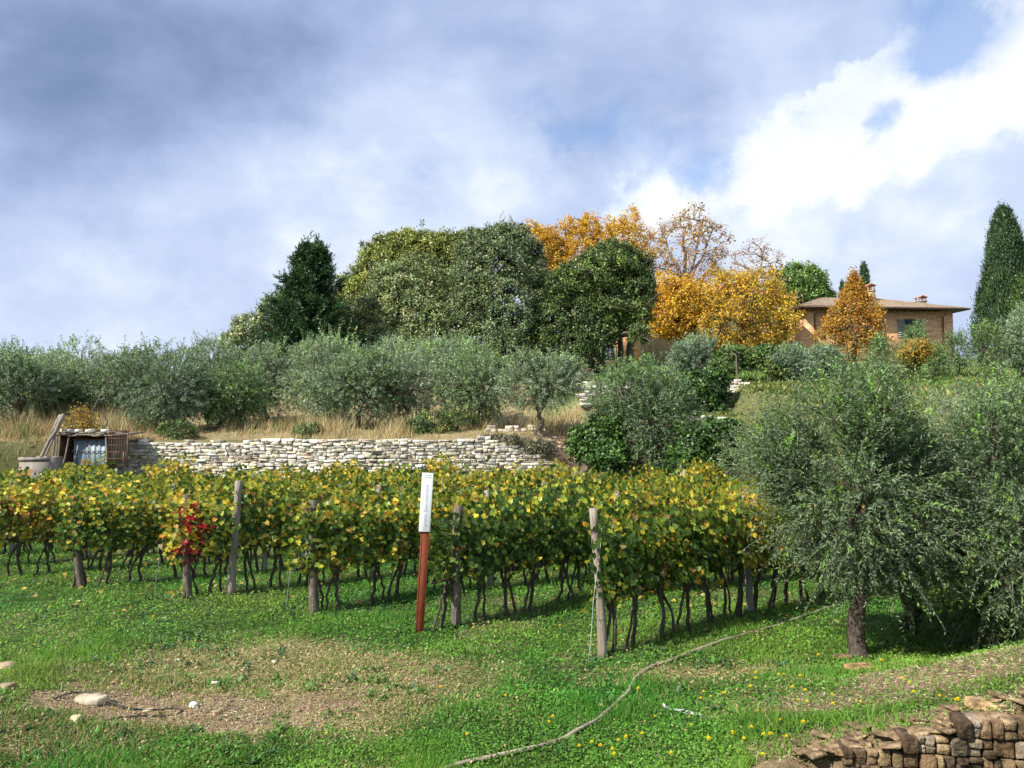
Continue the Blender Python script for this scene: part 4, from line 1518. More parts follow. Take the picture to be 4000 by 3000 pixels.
# ---- open autumn crowns: branches show, leaves sit near the twigs
def open_tree(name, label, loc, H, centre, rad, seed, ntw, leafn, lsize, cols, w, cat='tree', trunk_r=.25, fork=.3, wood='bark', group=None, twig_r=.012, up=.5, lump=6, spread=.40, levels=(26, 150), cone=False, lean=0.0, mat='autumn_leaf', sparse_top=None):
    r = np.random.default_rng(seed)
    t = thing(name, label, cat, loc, 0, group)
    c, rad = np.array(centre, float), np.array(rad, float)
    def sample(n, lo):
        P = ellip(n, (0, 0, 0), (1, 1, 1), r, lo)
        ph = 1 + .16 * np.sin(P[:, 0] * 6 + seed) * np.sin(P[:, 2] * 5) + .10 * np.sin(P[:, 1] * 9)
        P = P * ph[:, None]
        if cone:
            f = np.clip(.5 - .5 * P[:, 2], 0.02, 1) ** .85 * 1.15
            P[:, 0] *= f
            P[:, 1] *= f
        return c + P * rad
    tp = trunk_path((0, 0, -.3), (lean + r.normal(0, .1), r.normal(0, .1), H * fork), r, 8, .04)
    if cone:
        tp = trunk_path((0, 0, -.3), (lean, 0, H * .92), r, 12, .02)
    lv = skeleton(tp, [sample(lump, .55), sample(levels[0], .5), sample(levels[1], .55), sample(ntw, .62)], r,
                  [(trunk_r * .55, trunk_r * .2), (trunk_r * .24, trunk_r * .1), (trunk_r * .11, twig_r * 1.4), (twig_r * 1.3, twig_r * .5)], .1, -.03)
    wood_obj(t, tp, lv, (trunk_r, trunk_r * .6), M[wood])
    if leafn:
        P = lv[-1][0]
        n, k, _ = P.shape
        i = r.integers(1, k, (n, leafn))
        LP = P[np.arange(n)[:, None], i].reshape(-1, 3)
        dens = np.ones(len(LP))
        if sparse_top is not None:
            hz = (LP[:, 2] - (c[2] - rad[2])) / (2 * rad[2])
            dens = np.clip(1 - sm(hz, sparse_top[0], sparse_top[1]) * sparse_top[2], 0, 1)
        keep = r.random(len(LP)) < dens
        LP = LP[keep] + runit(keep.sum(), r) * (spread * r.random(keep.sum()) ** .6)[:, None]
        m = len(LP)
        cl = np.repeat(mixcols(cols, w, n, .12, .04, r), leafn, 0)[keep] * (1 + r.normal(0, .14, (m, 1)))
        D = nrm(runit(m, r) + [0, 0, -.3])
        g = G()
        sz = lsize * r.uniform(.6, 1.3, m)
        leaves(g, LP, D, nrm(runit(m, r) + nrm(LP - c) * .6 + [0, 0, .5]), sz, sz * .8, T_DIAM, np.clip(cl, .01, 1))
        obj('crown', g, M[mat], t)
    return t

# --- the two foreground olives (and a third behind them)
p1 = gnd(3362, 2565)
olive_tree('olive_tree', 'near olive tree with dark knobbly trunk standing beside the hose end', p1, 3.9, (1.38, 1.2, 1.75), 901, 3500, 26, .058, .015, .30, cols=OLN, fork=.24, trunk_r=.125, centre=(.08, .1, 2.2), wob=.03, wood='bark_dark', long_n=260, long_up=.5, up=.95, droop=.15, lumps=17, lr=(.24, .42), lowest=.31, wild=1.2)
p2 = foot(3540, 11.3)
olive_tree('olive_tree', 'large near olive tree at the right edge with low drooping branches', p2, 4.1, (1.9, 1.75, 2.05), 902, 5000, 26, .058, .015, .32, cols=OLN, fork=.26, trunk_r=.14, centre=(.95, -.75, 1.85), wob=.05, wood='bark_dark', long_n=380, long_up=.35, up=.85, droop=.3, lumps=20, lr=(.24, .42), lowest=.10, wild=1.2)
p3 = foot(3930, 14.5)
olive_tree('olive_tree', 'pale olive tree at the right edge, behind the two near ones', p3, 4.4, (2.2, 1.9, 2.1), 903, 3200, 22, .065, .019, .36, fork=.3, trunk_r=.14, centre=(0, 0, 2.6), up=.6, droop=.4, lumps=8)

# --- olives on the terrace (own shapes for each look, then copies)
def ol_mid(label, px, Y, H, rx, seed, w=(4, 3, 2, 1), lowest=.06, fork=.25, tw=1500, tr=.13, col=None, droop=.15, up=.95, centre=None, rz=None):
    return olive_tree('olive_tree', label, foot(px, Y), H, (rx * 1.18, rx, H * .50), seed, tw, 14, .13, .042, .46, group='olive trees on the terraces', w=w, lowest=lowest * .4, fork=fork, trunk_r=tr, up=up, droop=droop, twigr=.003, color=col, long_n=90, long_up=1.6, long_d=.2, centre=centre or (0, 0, H * .49), lumps=10, lr=(.34, .54))

G1 = 'olive trees on the terraces'
ol_mid('dark round olive tree with one thin dark trunk, right of the shed', 640, 34.5, 4.4, 2.35, 911, (2, 4, 1.2, .6), tr=.12, col=(.82, .88, .9), lowest=.12)
ol_mid('greener olive tree with a short leaning trunk, second right of the shed', 905, 35.5, 3.9, 1.75, 912, (3, 3, 1, 3), tr=.11, col=(.9, 1, .8))
ol_mid('wide silvery olive tree above the middle of the white wall', 1575, 37, 5.0, 2.75, 913, (4, 2, 4, .6), tr=.15, col=(1.15, 1.15, 1.15))
ol_mid('silver olive tree in front of the dark conifer', 1260, 38.5, 5.2, 2.6, 914, (4, 2, 3.5, .8), col=(1.15, 1.15, 1.12))
ol_mid('grey-green olive tree between the silver one and the grey mound oak', 1400, 35.5, 4.0, 2.1, 915, (4, 3, 2, .8), col=(.95, 1, .95))
ol_mid('low olive tree in shade of the biggest oak, left of the leaning trunk olive', 1880, 36, 4.1, 2.05, 916, (3.5, 3, 2, 1), col=(.95, 1, .9))
olive_tree('olive_tree', 'rightmost terrace olive with a forked leaning dark trunk at the wall end', foot(2118, 32.5), 3.7, (1.85, 1.5, 1.45), 917, 1500, 14, .12, .038, .42, group=G1, fork=.30, trunk_r=.13, centre=(.05, 0, 2.45), up=1.0, droop=.1, twigr=.003, lumps=8, lowest=.36, w=(4, 2, 2.5, 1.2), wob=.2)
ol_mid('olive tree at the left edge, above the concrete tank', 60, 34, 4.1, 2.3, 918, (4, 3, 2, 1), lowest=.05, col=(.95, 1, 1))
ol_mid('tall loose olive tree on the skyline above the leaning poles', 330, 39, 5.0, 2.3, 919, (3, 3, 2, 2), col=(.95, 1, .85))
ol_mid('olive tree on the skyline at the left edge of the picture', 105, 41, 5.3, 2.7, 920, (3, 3, 2, 2), col=(.95, 1, .9))
ol_mid('bushy olive tree with pale top between the two thin-trunked olives', 810, 40.5, 5.4, 2.5, 921, (3, 3, 2.5, 2))
ol_mid('pale olive tree behind the greener one, left of the conifer foot', 1040, 41, 5.2, 2.3, 922, (4, 2, 3, 1))
ol_mid('silver-topped olive tree below the joint of the two big oaks', 1740, 41, 5.5, 2.3, 923, (4, 2, 4, 1), col=(1.1, 1.1, 1.1))
ol_mid('low olive bush over the shed roof', 470, 36.5, 4.2, 2.0, 924, (3, 3, 2, 1.5))
ol_mid('low grey olive at the far left, in front of its taller neighbour', 215, 36, 3.6, 1.9, 925, (3, 3, 2, 1.5), lowest=.05)
olive_tree('olive_tree', 'huge dark olive bush leaning over the foot of the ramp, in mid slope', foot(2545, 27.5), 5.2, (2.45, 2.1, 2.75), 926, 4200, 14, .10, .032, .40, group=G1, fork=.2, trunk_r=.12, centre=(-.1, 0, 2.75), up=.7, droop=.3, twigr=.003, lumps=9, lowest=.14, w=(3, 4, 1.2, 1.2), color=(.68, .80, .60))
olive_tree('olive_tree', 'loose brownish olive bush between the ivy and the near olive', foot(2975, 24), 3.9, (1.5, 1.3, 1.7), 927, 1700, 14, .09, .028, .40, group=G1, fork=.2, trunk_r=.08, centre=(0, 0, 2.1), up=.8, droop=.3, twigr=.003, lumps=6, lowest=.1, w=(2, 4, .6, 2), color=(.95, .95, .75))
ol_mid('grey olive tree in front of the pale house wall under the yellow leaves', 2710, 47, 3.1, 1.6, 928, (4, 3, 3, .2), col=(.95, 1, 1.1))
ol_mid('grey olive tree in front of the buttress corner of the brick house', 3110, 45, 2.3, 1.5, 929, (4, 3, 3, .2), col=(.95, 1, 1.1))
ol_mid('small grey olive right of the one at the house buttress', 3215, 48, 2.2, 1.2, 930, (4, 3, 3, .2), col=(.9, .95, 1.05))
ol_mid('pale olive tree at the right edge under the big cypress', 3990, 50, 5.6, 1.7, 931, (4, 2, 4, .4), col=(1.1, 1.15, 1.15))

# --- shrubs in front of the brick house
for (px, Y, H, rx, sd, lab, c) in [(3440, 50, 3.0, .8, 941, 'dark green young tree below the left chimney of the brick house', (.75, .95, .55)), (3590, 52, 3.9, .8, 942, 'thin olive-green young tree in front of the house window', (.8, .95, .6)),
                                   (3660, 50, 2.3, .8, 943, 'sparse young tree in front of the right end of the brick house', (.9, 1, .6)), (3750, 52, 3.6, 1.0, 944, 'leafy shrub against the sky right of the brick house', (.7, .85, .55)),
                                   (3870, 50, 3.8, 1.7, 945, 'broad dark shrub left of the big cypress foot', (.75, .9, .5)), (3540, 47, 2.6, 1.2, 946, 'low brownish shrub below the house window', (1.2, .95, .5))]:
    olive_tree('garden_shrub', lab, foot(px, Y), H, (rx, rx, H * .46), sd, 420, 12, .12, .045, .5, cat='shrub', group='young trees before the brick house', fork=.3, trunk_r=.06, centre=(0, 0, H * .56), up=1.0, droop=.1, twigr=.004, lumps=6, lowest=.08, w=(2, 4, 1, 2), color=c)

# --- the big evergreen group
OAK = [(.085, .13, .032), (.12, .17, .04), (.05, .08, .022)]
OAKY = [(.24, .27, .045), (.185, .22, .042), (.11, .14, .03)]
OAKS = [(.27, .32, .13), (.20, .25, .085), (.10, .14, .045)]
def dm(px, py, rpx, rpy, Y, base, dy=0.0):
    c = at(px, py, Y + dy)
    return (tuple(c - base), (rpx / FPX * Y, rpx / FPX * Y * .9, rpy / FPX * Y))
b = foot(1500, 63)
dense_tree('holm_oak', 'yellow-green domed oak just right of the dark conifer', b, [dm(1500, 1110, 125, 165, 63, b), dm(1410, 1200, 115, 130, 62, b), dm(1530, 1010, 90, 90, 63, b), dm(1450, 1330, 140, 110, 61, b)], 951, 95000, .18, OAKY, (3, 3, 1), 'oak tree', .5, trunk_r=.3)
b = foot(1720, 64)
dense_tree('holm_oak', 'broad olive-green oak behind the pale front dome, second from the conifer', b, [dm(1720, 1085, 200, 180, 64, b), dm(1640, 1050, 110, 110, 63, b), dm(1790, 1020, 110, 105, 65, b), dm(1855, 975, 85, 70, 63, b), dm(1610, 1000, 120, 95, 64, b)], 952, 115000, .18, OAKY, (2, 3, 2), 'oak tree', .5, trunk_r=.35)
b = foot(1600, 57)
dense_tree('holm_oak', 'pale sage-green rounded oak, the lowest dome in front of the group', b, [dm(1600, 1180, 175, 170, 57, b), dm(1500, 1270, 130, 130, 56, b), dm(1700, 1270, 170, 160, 56.5, b), dm(1560, 1390, 160, 90, 55.5, b), dm(1740, 1400, 130, 90, 55.5, b)], 953, 125000, .165, OAKS, (3, 3, 2), 'oak tree', .45, trunk_r=.3)
b = foot(1950, 56)
dense_tree('holm_oak', 'biggest grey-green oak dome at the centre of the hilltop group', b, [dm(1950, 1120, 205, 225, 56, b), dm(2000, 1240, 170, 180, 54.5, b), dm(1860, 1260, 150, 170, 55, b), dm(1990, 970, 110, 90, 56, b), dm(1930, 1370, 160, 110, 54, b), dm(2090, 1360, 90, 120, 54, b)], 954, 170000, .165, [(.13, .175, .068), (.085, .125, .045), (.19, .24, .10)], (3, 3, 1.3), 'oak tree', .42, trunk_r=.38, uneven=.08)
b = foot(2350, 55)
dense_tree('holm_oak', 'dark green tree on bare dark trunks, right of the biggest oak dome', b, [dm(2390, 1030, 110, 75, 55, b), dm(2300, 1090, 115, 80, 54, b), dm(2480, 1130, 75, 80, 55, b), dm(2500, 1050, 48, 50, 55, b), dm(2440, 1240, 90, 60, 54, b), dm(2240, 1170, 85, 90, 56, b), dm(2505, 1220, 45, 40, 53, b), dm(2350, 1300, 60, 70, 53, b), dm(2500, 1310, 32, 36, 52, b), dm(2370, 1200, 110, 60, 54, b), dm(2200, 1140, 80, 90, 54, b)], 955, 90000, .165, [(.11, .165, .035), (.065, .10, .025), (.16, .21, .045)], (3, 3, 1), 'oak tree', .45, trunk_r=.33)
b = foot(2195, 53)
dense_tree('holm_oak', 'dark shaded oak low between the biggest dome and the bare trunks', b, [dm(2170, 1280, 85, 170, 53, b), dm(2270, 1250, 80, 80, 53, b), dm(2260, 1370, 80, 90, 52, b), dm(2330, 1330, 50, 60, 52, b)], 956, 45000, .165, OAK, (2, 1, 4), 'oak tree', .4, trunk_r=.3)
for (px, ptop, Y, tr, lab) in [(2462, 1280, 54, .33, 'thick bare dark trunk nearest the golden trees'), (2420, 1270, 55.5, .26, 'bare dark trunk beside the house window between the tree trunks')]:
    b = foot(px, Y)
    c = at(px + 15, ptop - 120, Y)
    dense_tree('dark_tree', lab, b, [(tuple(c - b), (1.3, 1.2, 1.2))], int(px), 6000, .18, OAK, (2, 1, 2), 'tree', .4, trunk=tuple(c - b), trunk_r=tr)
b = foot(965, 60)
dense_tree('leafy_bush', 'pale sage bush on the skyline left of the conifer', b, [dm(985, 1300, 75, 70, 60, b), dm(930, 1345, 70, 50, 60, b), dm(1080, 1240, 70, 90, 62, b)], 957, 16000, .19, OAKS, (4, 2, 1), 'bush', .45, trunk_r=.1)

# --- dark conifer: tiers of upturned sprays
def conifer():
    r = np.random.default_rng(961)
    b = foot(1200, 52)
    t = thing('conifer', 'dark ragged pointed conifer at the left end of the hilltop trees', 'conifer', b, 0)
    top = at(1215, 930, 52) - b
    H = top[2]
    def rad_at(h):
        return 4.1 * (1 - h) ** .85 * (1 + .13 * math.sin(h * 31)) + .15
    tp = trunk_path((0, 0, -.3), (.25, 0, H * .93), r, 12, .01)
    P0, P1 = [], []
    g = G()
    for k in range(640):
        h = r.random() ** 1.15 * .97
        a = r.uniform(0, 2 * pi)
        Lr = rad_at(h) * r.uniform(.5, 1.2)
        z0 = H * h * .97
        z1 = z0 + Lr * .30
        o = .25 * h
        P0.append((o, 0, z0))
        P1.append((o + cos(a) * Lr, sin(a) * Lr, z1))
    for sx, hh in ((-.75, .97), (.95, .93), (-.15, 1.0), (.45, .99), (1.25, .86), (-1.2, .84)):
        P0.append((.25, 0, H * (hh - .2)))
        P1.append((sx + .15, 0, H * hh))
    P0, P1 = np.array(P0), np.array(P1)
    tt = np.linspace(0, 1, 5)[None, :, None]
    BP = P0[:, None] * (1 - tt) + P1[:, None] * tt
    BP[..., 2] -= (.35 * np.sin(tt[..., 0] * pi)) * .8
    wood_obj(t, tp, [(BP, np.linspace(.045, .012, 5)[None] * np.ones((len(BP), 1)))], (.28, .05), M['bark'])
    # sprays
    n = len(BP)
    cols = jcol((.030, .075, .026), n, .25, .06, r)
    for _ in range(2):
        pass
    ns = 24
    f = .30 + .72 * r.random((n, ns))
    x = np.clip(f, 0, .999) * 4
    i = x.astype(int)
    fr = (x - i)[..., None]
    ii = np.arange(n)[:, None]
    C0 = BP[ii, i] * (1 - fr) + BP[ii, i + 1] * fr + r.normal(0, .13, (n, ns, 3)) * (1.15 - f[..., None] * .6)
    out = nrm(P1 - P0)[:, None]
    SD = nrm(out * .8 + r.normal(0, .45, (n, ns, 3)) + [0, 0, .35])
    m = 13
    SP = C0[:, :, None] + SD[:, :, None] * (np.linspace(0, .42, m)[None, None, :, None])
    SP = SP.reshape(-1, 3)
    D = nrm(np.repeat(SD.reshape(-1, 3), m, 0) * .9 + runit(len(SP), r) * .75)
    cc = np.repeat(cols, ns * m, 0) * (1 + r.normal(0, .2, (len(SP), 1)))
    tip = np.tile(np.linspace(0, 1, m) > .6, n * ns)
    cc = np.where(tip[:, None], cc * [1.7, 1.5, 1.2], cc)
    leaves(g, SP, D, runit(len(SP), r), .19, .06, T_DIAM, np.clip(cc, .004, 1))
    obj('crown', g, M['oak_leaf'], t)
conifer()

# --- cypresses
def cypress(label, px, ptop, pbase, halfpx, Y, seed, n, cols=None, lsize=.22):
    r = np.random.default_rng(seed)
    b = foot(px, Y)
    t = thing('cypress', label, 'cypress', b, 0)
    top = at(px, ptop, Y) - b
    H = top[2]
    W = halfpx / FPX * Y
    nc = n // 30
    h = r.random(nc) ** .85
    prof = np.where(h < .12, .80 + 1.6 * h, 1.0 * (1 - ((h - .12) / .88)) ** .55) * W
    prof = np.maximum(prof, .12 * W * (h < .98))
    a = r.uniform(0, 2 * pi, nc)
    q = prof * (1 + .13 * np.sin(a * 3 + h * 9 + seed) + .11 * np.sin(a * 6 - h * 27)) * r.uniform(.82, 1.0, nc)
    cc = np.stack([np.cos(a) * q, np.sin(a) * q, h * H * .985], -1)
    out = np.stack([np.cos(a), np.sin(a), .5 + 0 * a], -1)
    per = 30
    P = np.repeat(cc, per, 0) + r.normal(0, 1, (nc * per, 3)) * [.16, .16, .34]
    D = nrm(np.repeat(out, per, 0) * .5 + r.normal(0, .35, (nc * per, 3)) + [0, 0, 1.0])
    Nn = nrm(np.repeat(out, per, 0) + runit(nc * per, r) * .6)
    cl = np.repeat(mixcols(cols or [(.040, .085, .030), (.060, .11, .035), (.022, .048, .018)], (3, 2, 2), nc, .15, .04, r), per, 0) * (1 + r.normal(0, .2, (nc * per, 1)))
    g = G()
    sz = lsize * r.uniform(.6, 1.3, nc * per)
    leaves(g, P, D, Nn, sz, sz * .35, T_DIAM, np.clip(cl, .004, 1))
    obj('crown', g, M['oak_leaf'], t)
    wood_obj(t, trunk_path((0, 0, -.3), (0, 0, H * .9), r, 6, .01), [], (.2 * W, .03 * W), M['bark'])

cypress('very tall dark cypress at the right edge of the picture', 3945, 822, 1260, 112, 70, 971, 75000, lsize=.24)
cypress('second cypress cut by the right picture edge, lower than its neighbour', 4045, 1060, 1260, 110, 67, 972, 40000, [(.055, .105, .025), (.075, .13, .03), (.03, .06, .015)])
cypress('slim dark cypress standing behind the brick house beside its left chimney', 3388, 1032, 1180, 34, 112, 973, 14000, lsize=.3)
cypress('small dark cypress behind the orange tree top, left of the slim one', 3300, 1106, 1180, 24, 118, 974, 7000, lsize=.3)
cypress('smallest cypress behind the house, half hidden beside the umbrella pine', 3268, 1145, 1180, 16, 120, 975, 4000, lsize=.3)

# --- umbrella pine
b = foot(3140, 112)
dense_tree('umbrella_pine', 'bright green rounded pine between the yellow tree and the brick house roof', b, [dm(3130, 1120, 85, 65, 112, b), dm(3180, 1130, 55, 55, 111, b), dm(3080, 1120, 75, 75, 113, b), dm(3225, 1165, 30, 25, 111, b), dm(3150, 1085, 45, 38, 112, b)], 977, 34000, .34,
           [(.105, .19, .035), (.15, .25, .045), (.055, .10, .03)], (3, 3, 2), 'pine tree', .8, trunk_r=.4, uneven=.2)

# --- autumn trees
AUT = [(.66, .40, .045), (.76, .50, .06), (.54, .28, .04), (.62, .48, .13)]
def aut(label, px, Y, ptop, pbot, half, seed, ntw, ln, ls, cols=AUT, w=(4, 3, 2, 1), tr=.3, fork=.35, **kw):
    b = foot(px, Y)
    zt, zb = (at(px, ptop, Y) - b)[2], (at(px, pbot, Y) - b)[2]
    c = (0, 0, (zt + zb) / 2)
    rx = half / FPX * Y
    return open_tree('autumn_tree', label, b, zt, c, (rx, rx * .8, (zt - zb) / 2), seed, ntw, ln, ls, cols, w, trunk_r=tr, fork=fork, **kw)
aut('golden tree behind the biggest oak, leftmost of the golden row', 2110, 72, 870, 1150, 105, 981, 1300, 16, .17, group='golden trees along the hilltop')
aut('tall golden tree, second from the left in the golden row', 2270, 73, 832, 1180, 115, 982, 1400, 15, .17, group='golden trees along the hilltop')
aut('golden tree above the dark bare-trunked tree, third in the golden row', 2440, 72, 826, 1200, 125, 983, 1400, 13, .17, group='golden trees along the hilltop')
aut('nearly bare tree with wide fan of twigs rising over the pale house', 2695, 66, 805, 1180, 160, 984, 1100, 3, .20, [(.50, .28, .06), (.60, .38, .08), (.35, .17, .05)], (3, 3, 2), tr=.36, fork=.45, wood='bark_pale', twig_r=.016, lump=8)
aut('thin bare tree top behind the golden canopy, left of the umbrella pine', 2965, 84, 932, 1200, 120, 985, 600, 2, .2, [(.42, .26, .09), (.35, .2, .08)], (1, 1), tr=.3, wood='bark_pale', twig_r=.016)
aut('small bare grey tree top poking out above the biggest oak', 1985, 70, 835, 1050, 62, 986, 320, 0, .2, tr=.2, wood='bark_pale', twig_r=.017)
aut('golden tree in front of the pale house, leaves hanging down to the left', 2640, 62, 1070, 1345, 135, 987, 1500, 11, .17, [(.68, .42, .04), (.74, .50, .06), (.52, .27, .035)], (3, 3, 1), fork=.5, tr=.3)
aut('large round golden tree between the pale house and the brick house', 2900, 61, 1040, 1420, 215, 988, 2700, 10, .17, [(.66, .40, .04), (.74, .52, .06), (.46, .32, .07), (.26, .27, .07)], (4, 3.5, 2, 1.3), fork=.4, tr=.34, sparse_top=None)
aut('orange pointed tree in front of the brick house', 3345, 58, 1060, 1400, 165, 989, 1900, 9, .15, [(.52, .26, .04), (.58, .35, .06), (.38, .17, .04), (.30, .27, .07)], (3, 3, 2, 1), cone=True, tr=.2)
aut('small rust-leaved shrub among young trees under the house window', 3585, 46, 1330, 1420, 50, 990, 240, 12, .15, [(.45, .25, .04), (.3, .28, .07)], (1, 1), tr=.05)
aut('orange-leaved little tree growing through the shed roof', 320, 29.5, 1600, 1730, 55, 991, 260, 5, .09, [(.45, .26, .05), (.28, .24, .05)], (1, 1), tr=.05, twig_r=.006, fork=.7)
aut('leafless brown bush at the top of the ramp beside the small stone wall', 2290, 41, 1430, 1500, 40, 992, 120, 0, .1, tr=.04, twig_r=.010, fork=.2, wood='bark_pale')

# --- ivy masses
IVY = [(.045, .105, .018), (.075, .15, .025), (.022, .055, .012)]
b = foot(2330, 26.5)
dense_tree('ivy_bush', 'bright green ivy mound left of the huge dark olive bush', b, [dm(2310, 1740, 85, 75, 26.5, b), dm(2370, 1790, 80, 60, 26, b), dm(2370, 1690, 75, 55, 27, b)], 993, 22000, .10, IVY, (3, 3, 1), 'bush', .2, per=26, trunk_r=.05, aspect=.85)
b = foot(2750, 26)
dense_tree('ivy_bush', 'wide dark green ivy mass right of the huge olive bush', b, [dm(2740, 1760, 110, 110, 26, b), dm(2820, 1740, 80, 100, 26.5, b), dm(2680, 1820, 80, 60, 25.5, b)], 994, 32000, .10, IVY, (3, 2, 2), 'bush', .2, per=26, trunk_r=.05, aspect=.85)
b = foot(2770, 38.5)
dense_tree('ivy_pillar', 'upright wall end smothered in dark ivy, like a square pillar', b, [dm(2750, 1530, 75, 60, 38.5, b), dm(2775, 1590, 65, 75, 38.5, b), dm(2790, 1490, 50, 40, 38.5, b), dm(2690, 1510, 60, 55, 38.8, b), dm(2790, 1650, 50, 50, 38.2, b)], 995, 30000, .13, IVY, (3, 2, 2), 'ivy', .22, per=26, trunk_r=.06, aspect=.85)
b = foot(2880, 44)
dense_tree('hedge_bush', 'green bushes under the golden canopy, left part', b, [dm(2860, 1400, 60, 45, 46, b), dm(2830, 1440, 50, 28, 45, b)], 996, 9000, .17, [(.07, .13, .03), (.11, .17, .04)], (1, 1), 'bush', .3, trunk_r=.05)
b = foot(3000, 45)
dense_tree('hedge_bush', 'green bushes under the golden canopy, right part', b, [dm(2990, 1400, 60, 45, 46, b), dm(3050, 1440, 50, 30, 45, b)], 997, 9000, .17, [(.07, .13, .03), (.14, .18, .04)], (1, 1), 'bush', .3, trunk_r=.05)
b = foot(1960, 30.6)
dense_tree('creeper', 'dry greyish creeper sprawling over the sloping end of the white wall', b, [dm(1960, 1718, 85, 14, 30.4, b), dm(2070, 1745, 75, 28, 30.2, b), dm(2130, 1760, 40, 30, 29.8, b)], 998, 6000, .09, [(.09, .10, .05), (.05, .055, .03), (.16, .13, .09)], (3, 3, 1), 'creeper', .18, per=20, trunk_r=.02, aspect=.4)
r_ = np.random.default_rng(7)
for (px, Y, s, lab) in [(700, 31.5, 1, 'low green bramble on the terrace edge'), (1205, 32, .8, 'small green bramble in dry grass near the middle of the wall'), (1700, 34, 1.3, 'leafy green bramble under the wide silvery olive'), (1790, 35, 1.2, 'grey-green bramble right of the wide silvery olive trunk'), (1640, 33.5, .8, 'low bramble with yellow leaves in front of the wide silvery olive')]:
    b = foot(px, Y)
    dense_tree('bramble', lab, b, [((0, 0, .3 * s), (.8 * s, .6 * s, .45 * s))], int(px), 2600, .09, [(.10, .17, .04), (.06, .10, .03), (.3, .28, .08)], (3, 3, .6), 'bramble', .2, per=20, trunk_r=.02, aspect=.6)

# ------------------------------------------------------------------ houses
def brick_mat(name, c1, c2, mortar, scale, rough=.9):
    m, nt, bs, out = mat_new(name)
    tc = nt.nodes.new('ShaderNodeTexCoord')
    mp = nt.nodes.new('ShaderNodeMapping')
    mp.inputs['Rotation'].default_value = (radians(90), 0, 0)
    nt.links.new(tc.outputs['Object'], mp.inputs[0])
    br = nt.nodes.new('ShaderNodeTexBrick')
    br.inputs['Scale'].default_value = scale
    br.inputs['Color1'].default_value = (*c1, 1)
    br.inputs['Color2'].default_value = (*c2, 1)
    br.inputs['Mortar'].default_value = (*mortar, 1)
    br.inputs['Mortar Size'].default_value = .012
    br.inputs['Brick Width'].default_value = .55
    br.inputs['Row Height'].default_value = .22
    nt.links.new(mp.outputs[0], br.inputs['Vector'])
    n = nt.nodes.new('ShaderNodeTexNoise')
    mp2 = nt.nodes.new('ShaderNodeMapping')
    mp2.inputs['Scale'].default_value = (.35, .35, 2.4)
    nt.links.new(tc.outputs['Object'], mp2.inputs[0])
    nt.links.new(mp2.outputs[0], n.inputs['Vector'])
    n.inputs['Scale'].default_value = 1.6
    n.inputs['Detail'].default_value = 6
    rp = nt.nodes.new('ShaderNodeValToRGB')
    rp.color_ramp.elements[0].position = .35
    rp.color_ramp.elements[0].color = (.72, .70, .68, 1)
    rp.color_ramp.elements[1].position = .68
    rp.color_ramp.elements[1].color = (1.25, 1.3, 1.35, 1)
    nt.links.new(n.outputs['Fac'], rp.inputs[0])
    c = _mul(nt, br.outputs['Color'], rp.outputs[0])
    nt.links.new(c, bs.inputs['Base Color'])
    bs.inputs['Roughness'].default_value = rough
    return m

M['brick'] = brick_mat('orange_brick', (.68, .30, .13), (.74, .42, .22), (.70, .52, .36), 1.4)
M['plaster'] = rough_mat('cream_plaster', [(.3, (.52, .42, .27)), (.7, (.68, .58, .42))], 1.2, .9, .2)
M['grey_plaster'] = rough_mat('grey_plaster', [(.3, (.17, .18, .20)), (.7, (.24, .25, .27))], 1.2, .9, .1)
M['plaster_dull'] = rough_mat('dull_plaster', [(.3, (.26, .22, .16)), (.7, (.36, .32, .25))], 1.2, .9, .1)
M['tile'] = rough_mat('roof_tile', [(.3, (.12, .085, .06)), (.5, (.22, .16, .11)), (.7, (.34, .27, .19))], 2.4, .9, .3, stretch=(1, 1, 1))
M['tile_orange'] = rough_mat('orange_roof_tile', [(.2, (.42, .16, .07)), (.5, (.58, .25, .12)), (.8, (.62, .36, .20))], 2.4, .9, .3)
M['dark_wood'] = rough_mat('dark_eaves_wood', [(.3, (.05, .035, .025)), (.7, (.12, .08, .06))], 3, .9, 0)
M['shutter'] = rough_mat('grey_shutter', [(.3, (.20, .22, .21)), (.7, (.28, .30, .29))], 6, .7, 0)
mg, nt_, bs_, _o = mat_new('window_glass')
bs_.inputs['Base Color'].default_value = (.03, .05, .09, 1)
bs_.inputs['Roughness'].default_value = .08
M['glass'] = mg
M['copper'] = rough_mat('brown_downpipe', [(.3, (.10, .055, .04)), (.7, (.16, .09, .06))], 3, .6, 0)

def tiled_slope(parent, a, b, c, d, mat, step=.24, amp=.045):
    """a-b along the eave, d-c along the ridge (quad or triangle); rows of round tiles running down the slope"""
    a, b, c, d = map(lambda q: np.asarray(q, float), (a, b, c, d))
    L = np.linalg.norm(b - a)
    nrmv = nrm(np.cross(b - a, d - a))
    if nrmv[2] < 0:
        nrmv = -nrmv
    n = int(L / step) * 4
    u = np.linspace(0, 1, n + 1)
    m = max(2, int(np.linalg.norm(d - a) / .35))
    v = np.linspace(0, 1, m + 1)
    U, Vv = np.meshgrid(u, v)
    P = ((1 - U)[..., None] * a + U[..., None] * b) * (1 - Vv)[..., None] + ((1 - U)[..., None] * d + U[..., None] * c) * Vv[..., None]
    # tiles keep their pitch: wave depends on the true distance along the eave
    along = (P - a) @ nrm(b - a)
    rr = np.random.default_rng(int(L * 10))
    h = amp * np.abs(np.sin(along / step * pi)) + .02 * ((Vv * m) % 1) + rr.normal(0, .008, P.shape[:2])
    P = P + nrmv * h[..., None]
    i = (np.arange(m)[:, None] * (n + 1) + np.arange(n)[None]).ravel()
    g = G()
    g.add(P.reshape(-1, 3), np.stack([i, i + 1, i + n + 2, i + n + 1], -1))
    return g

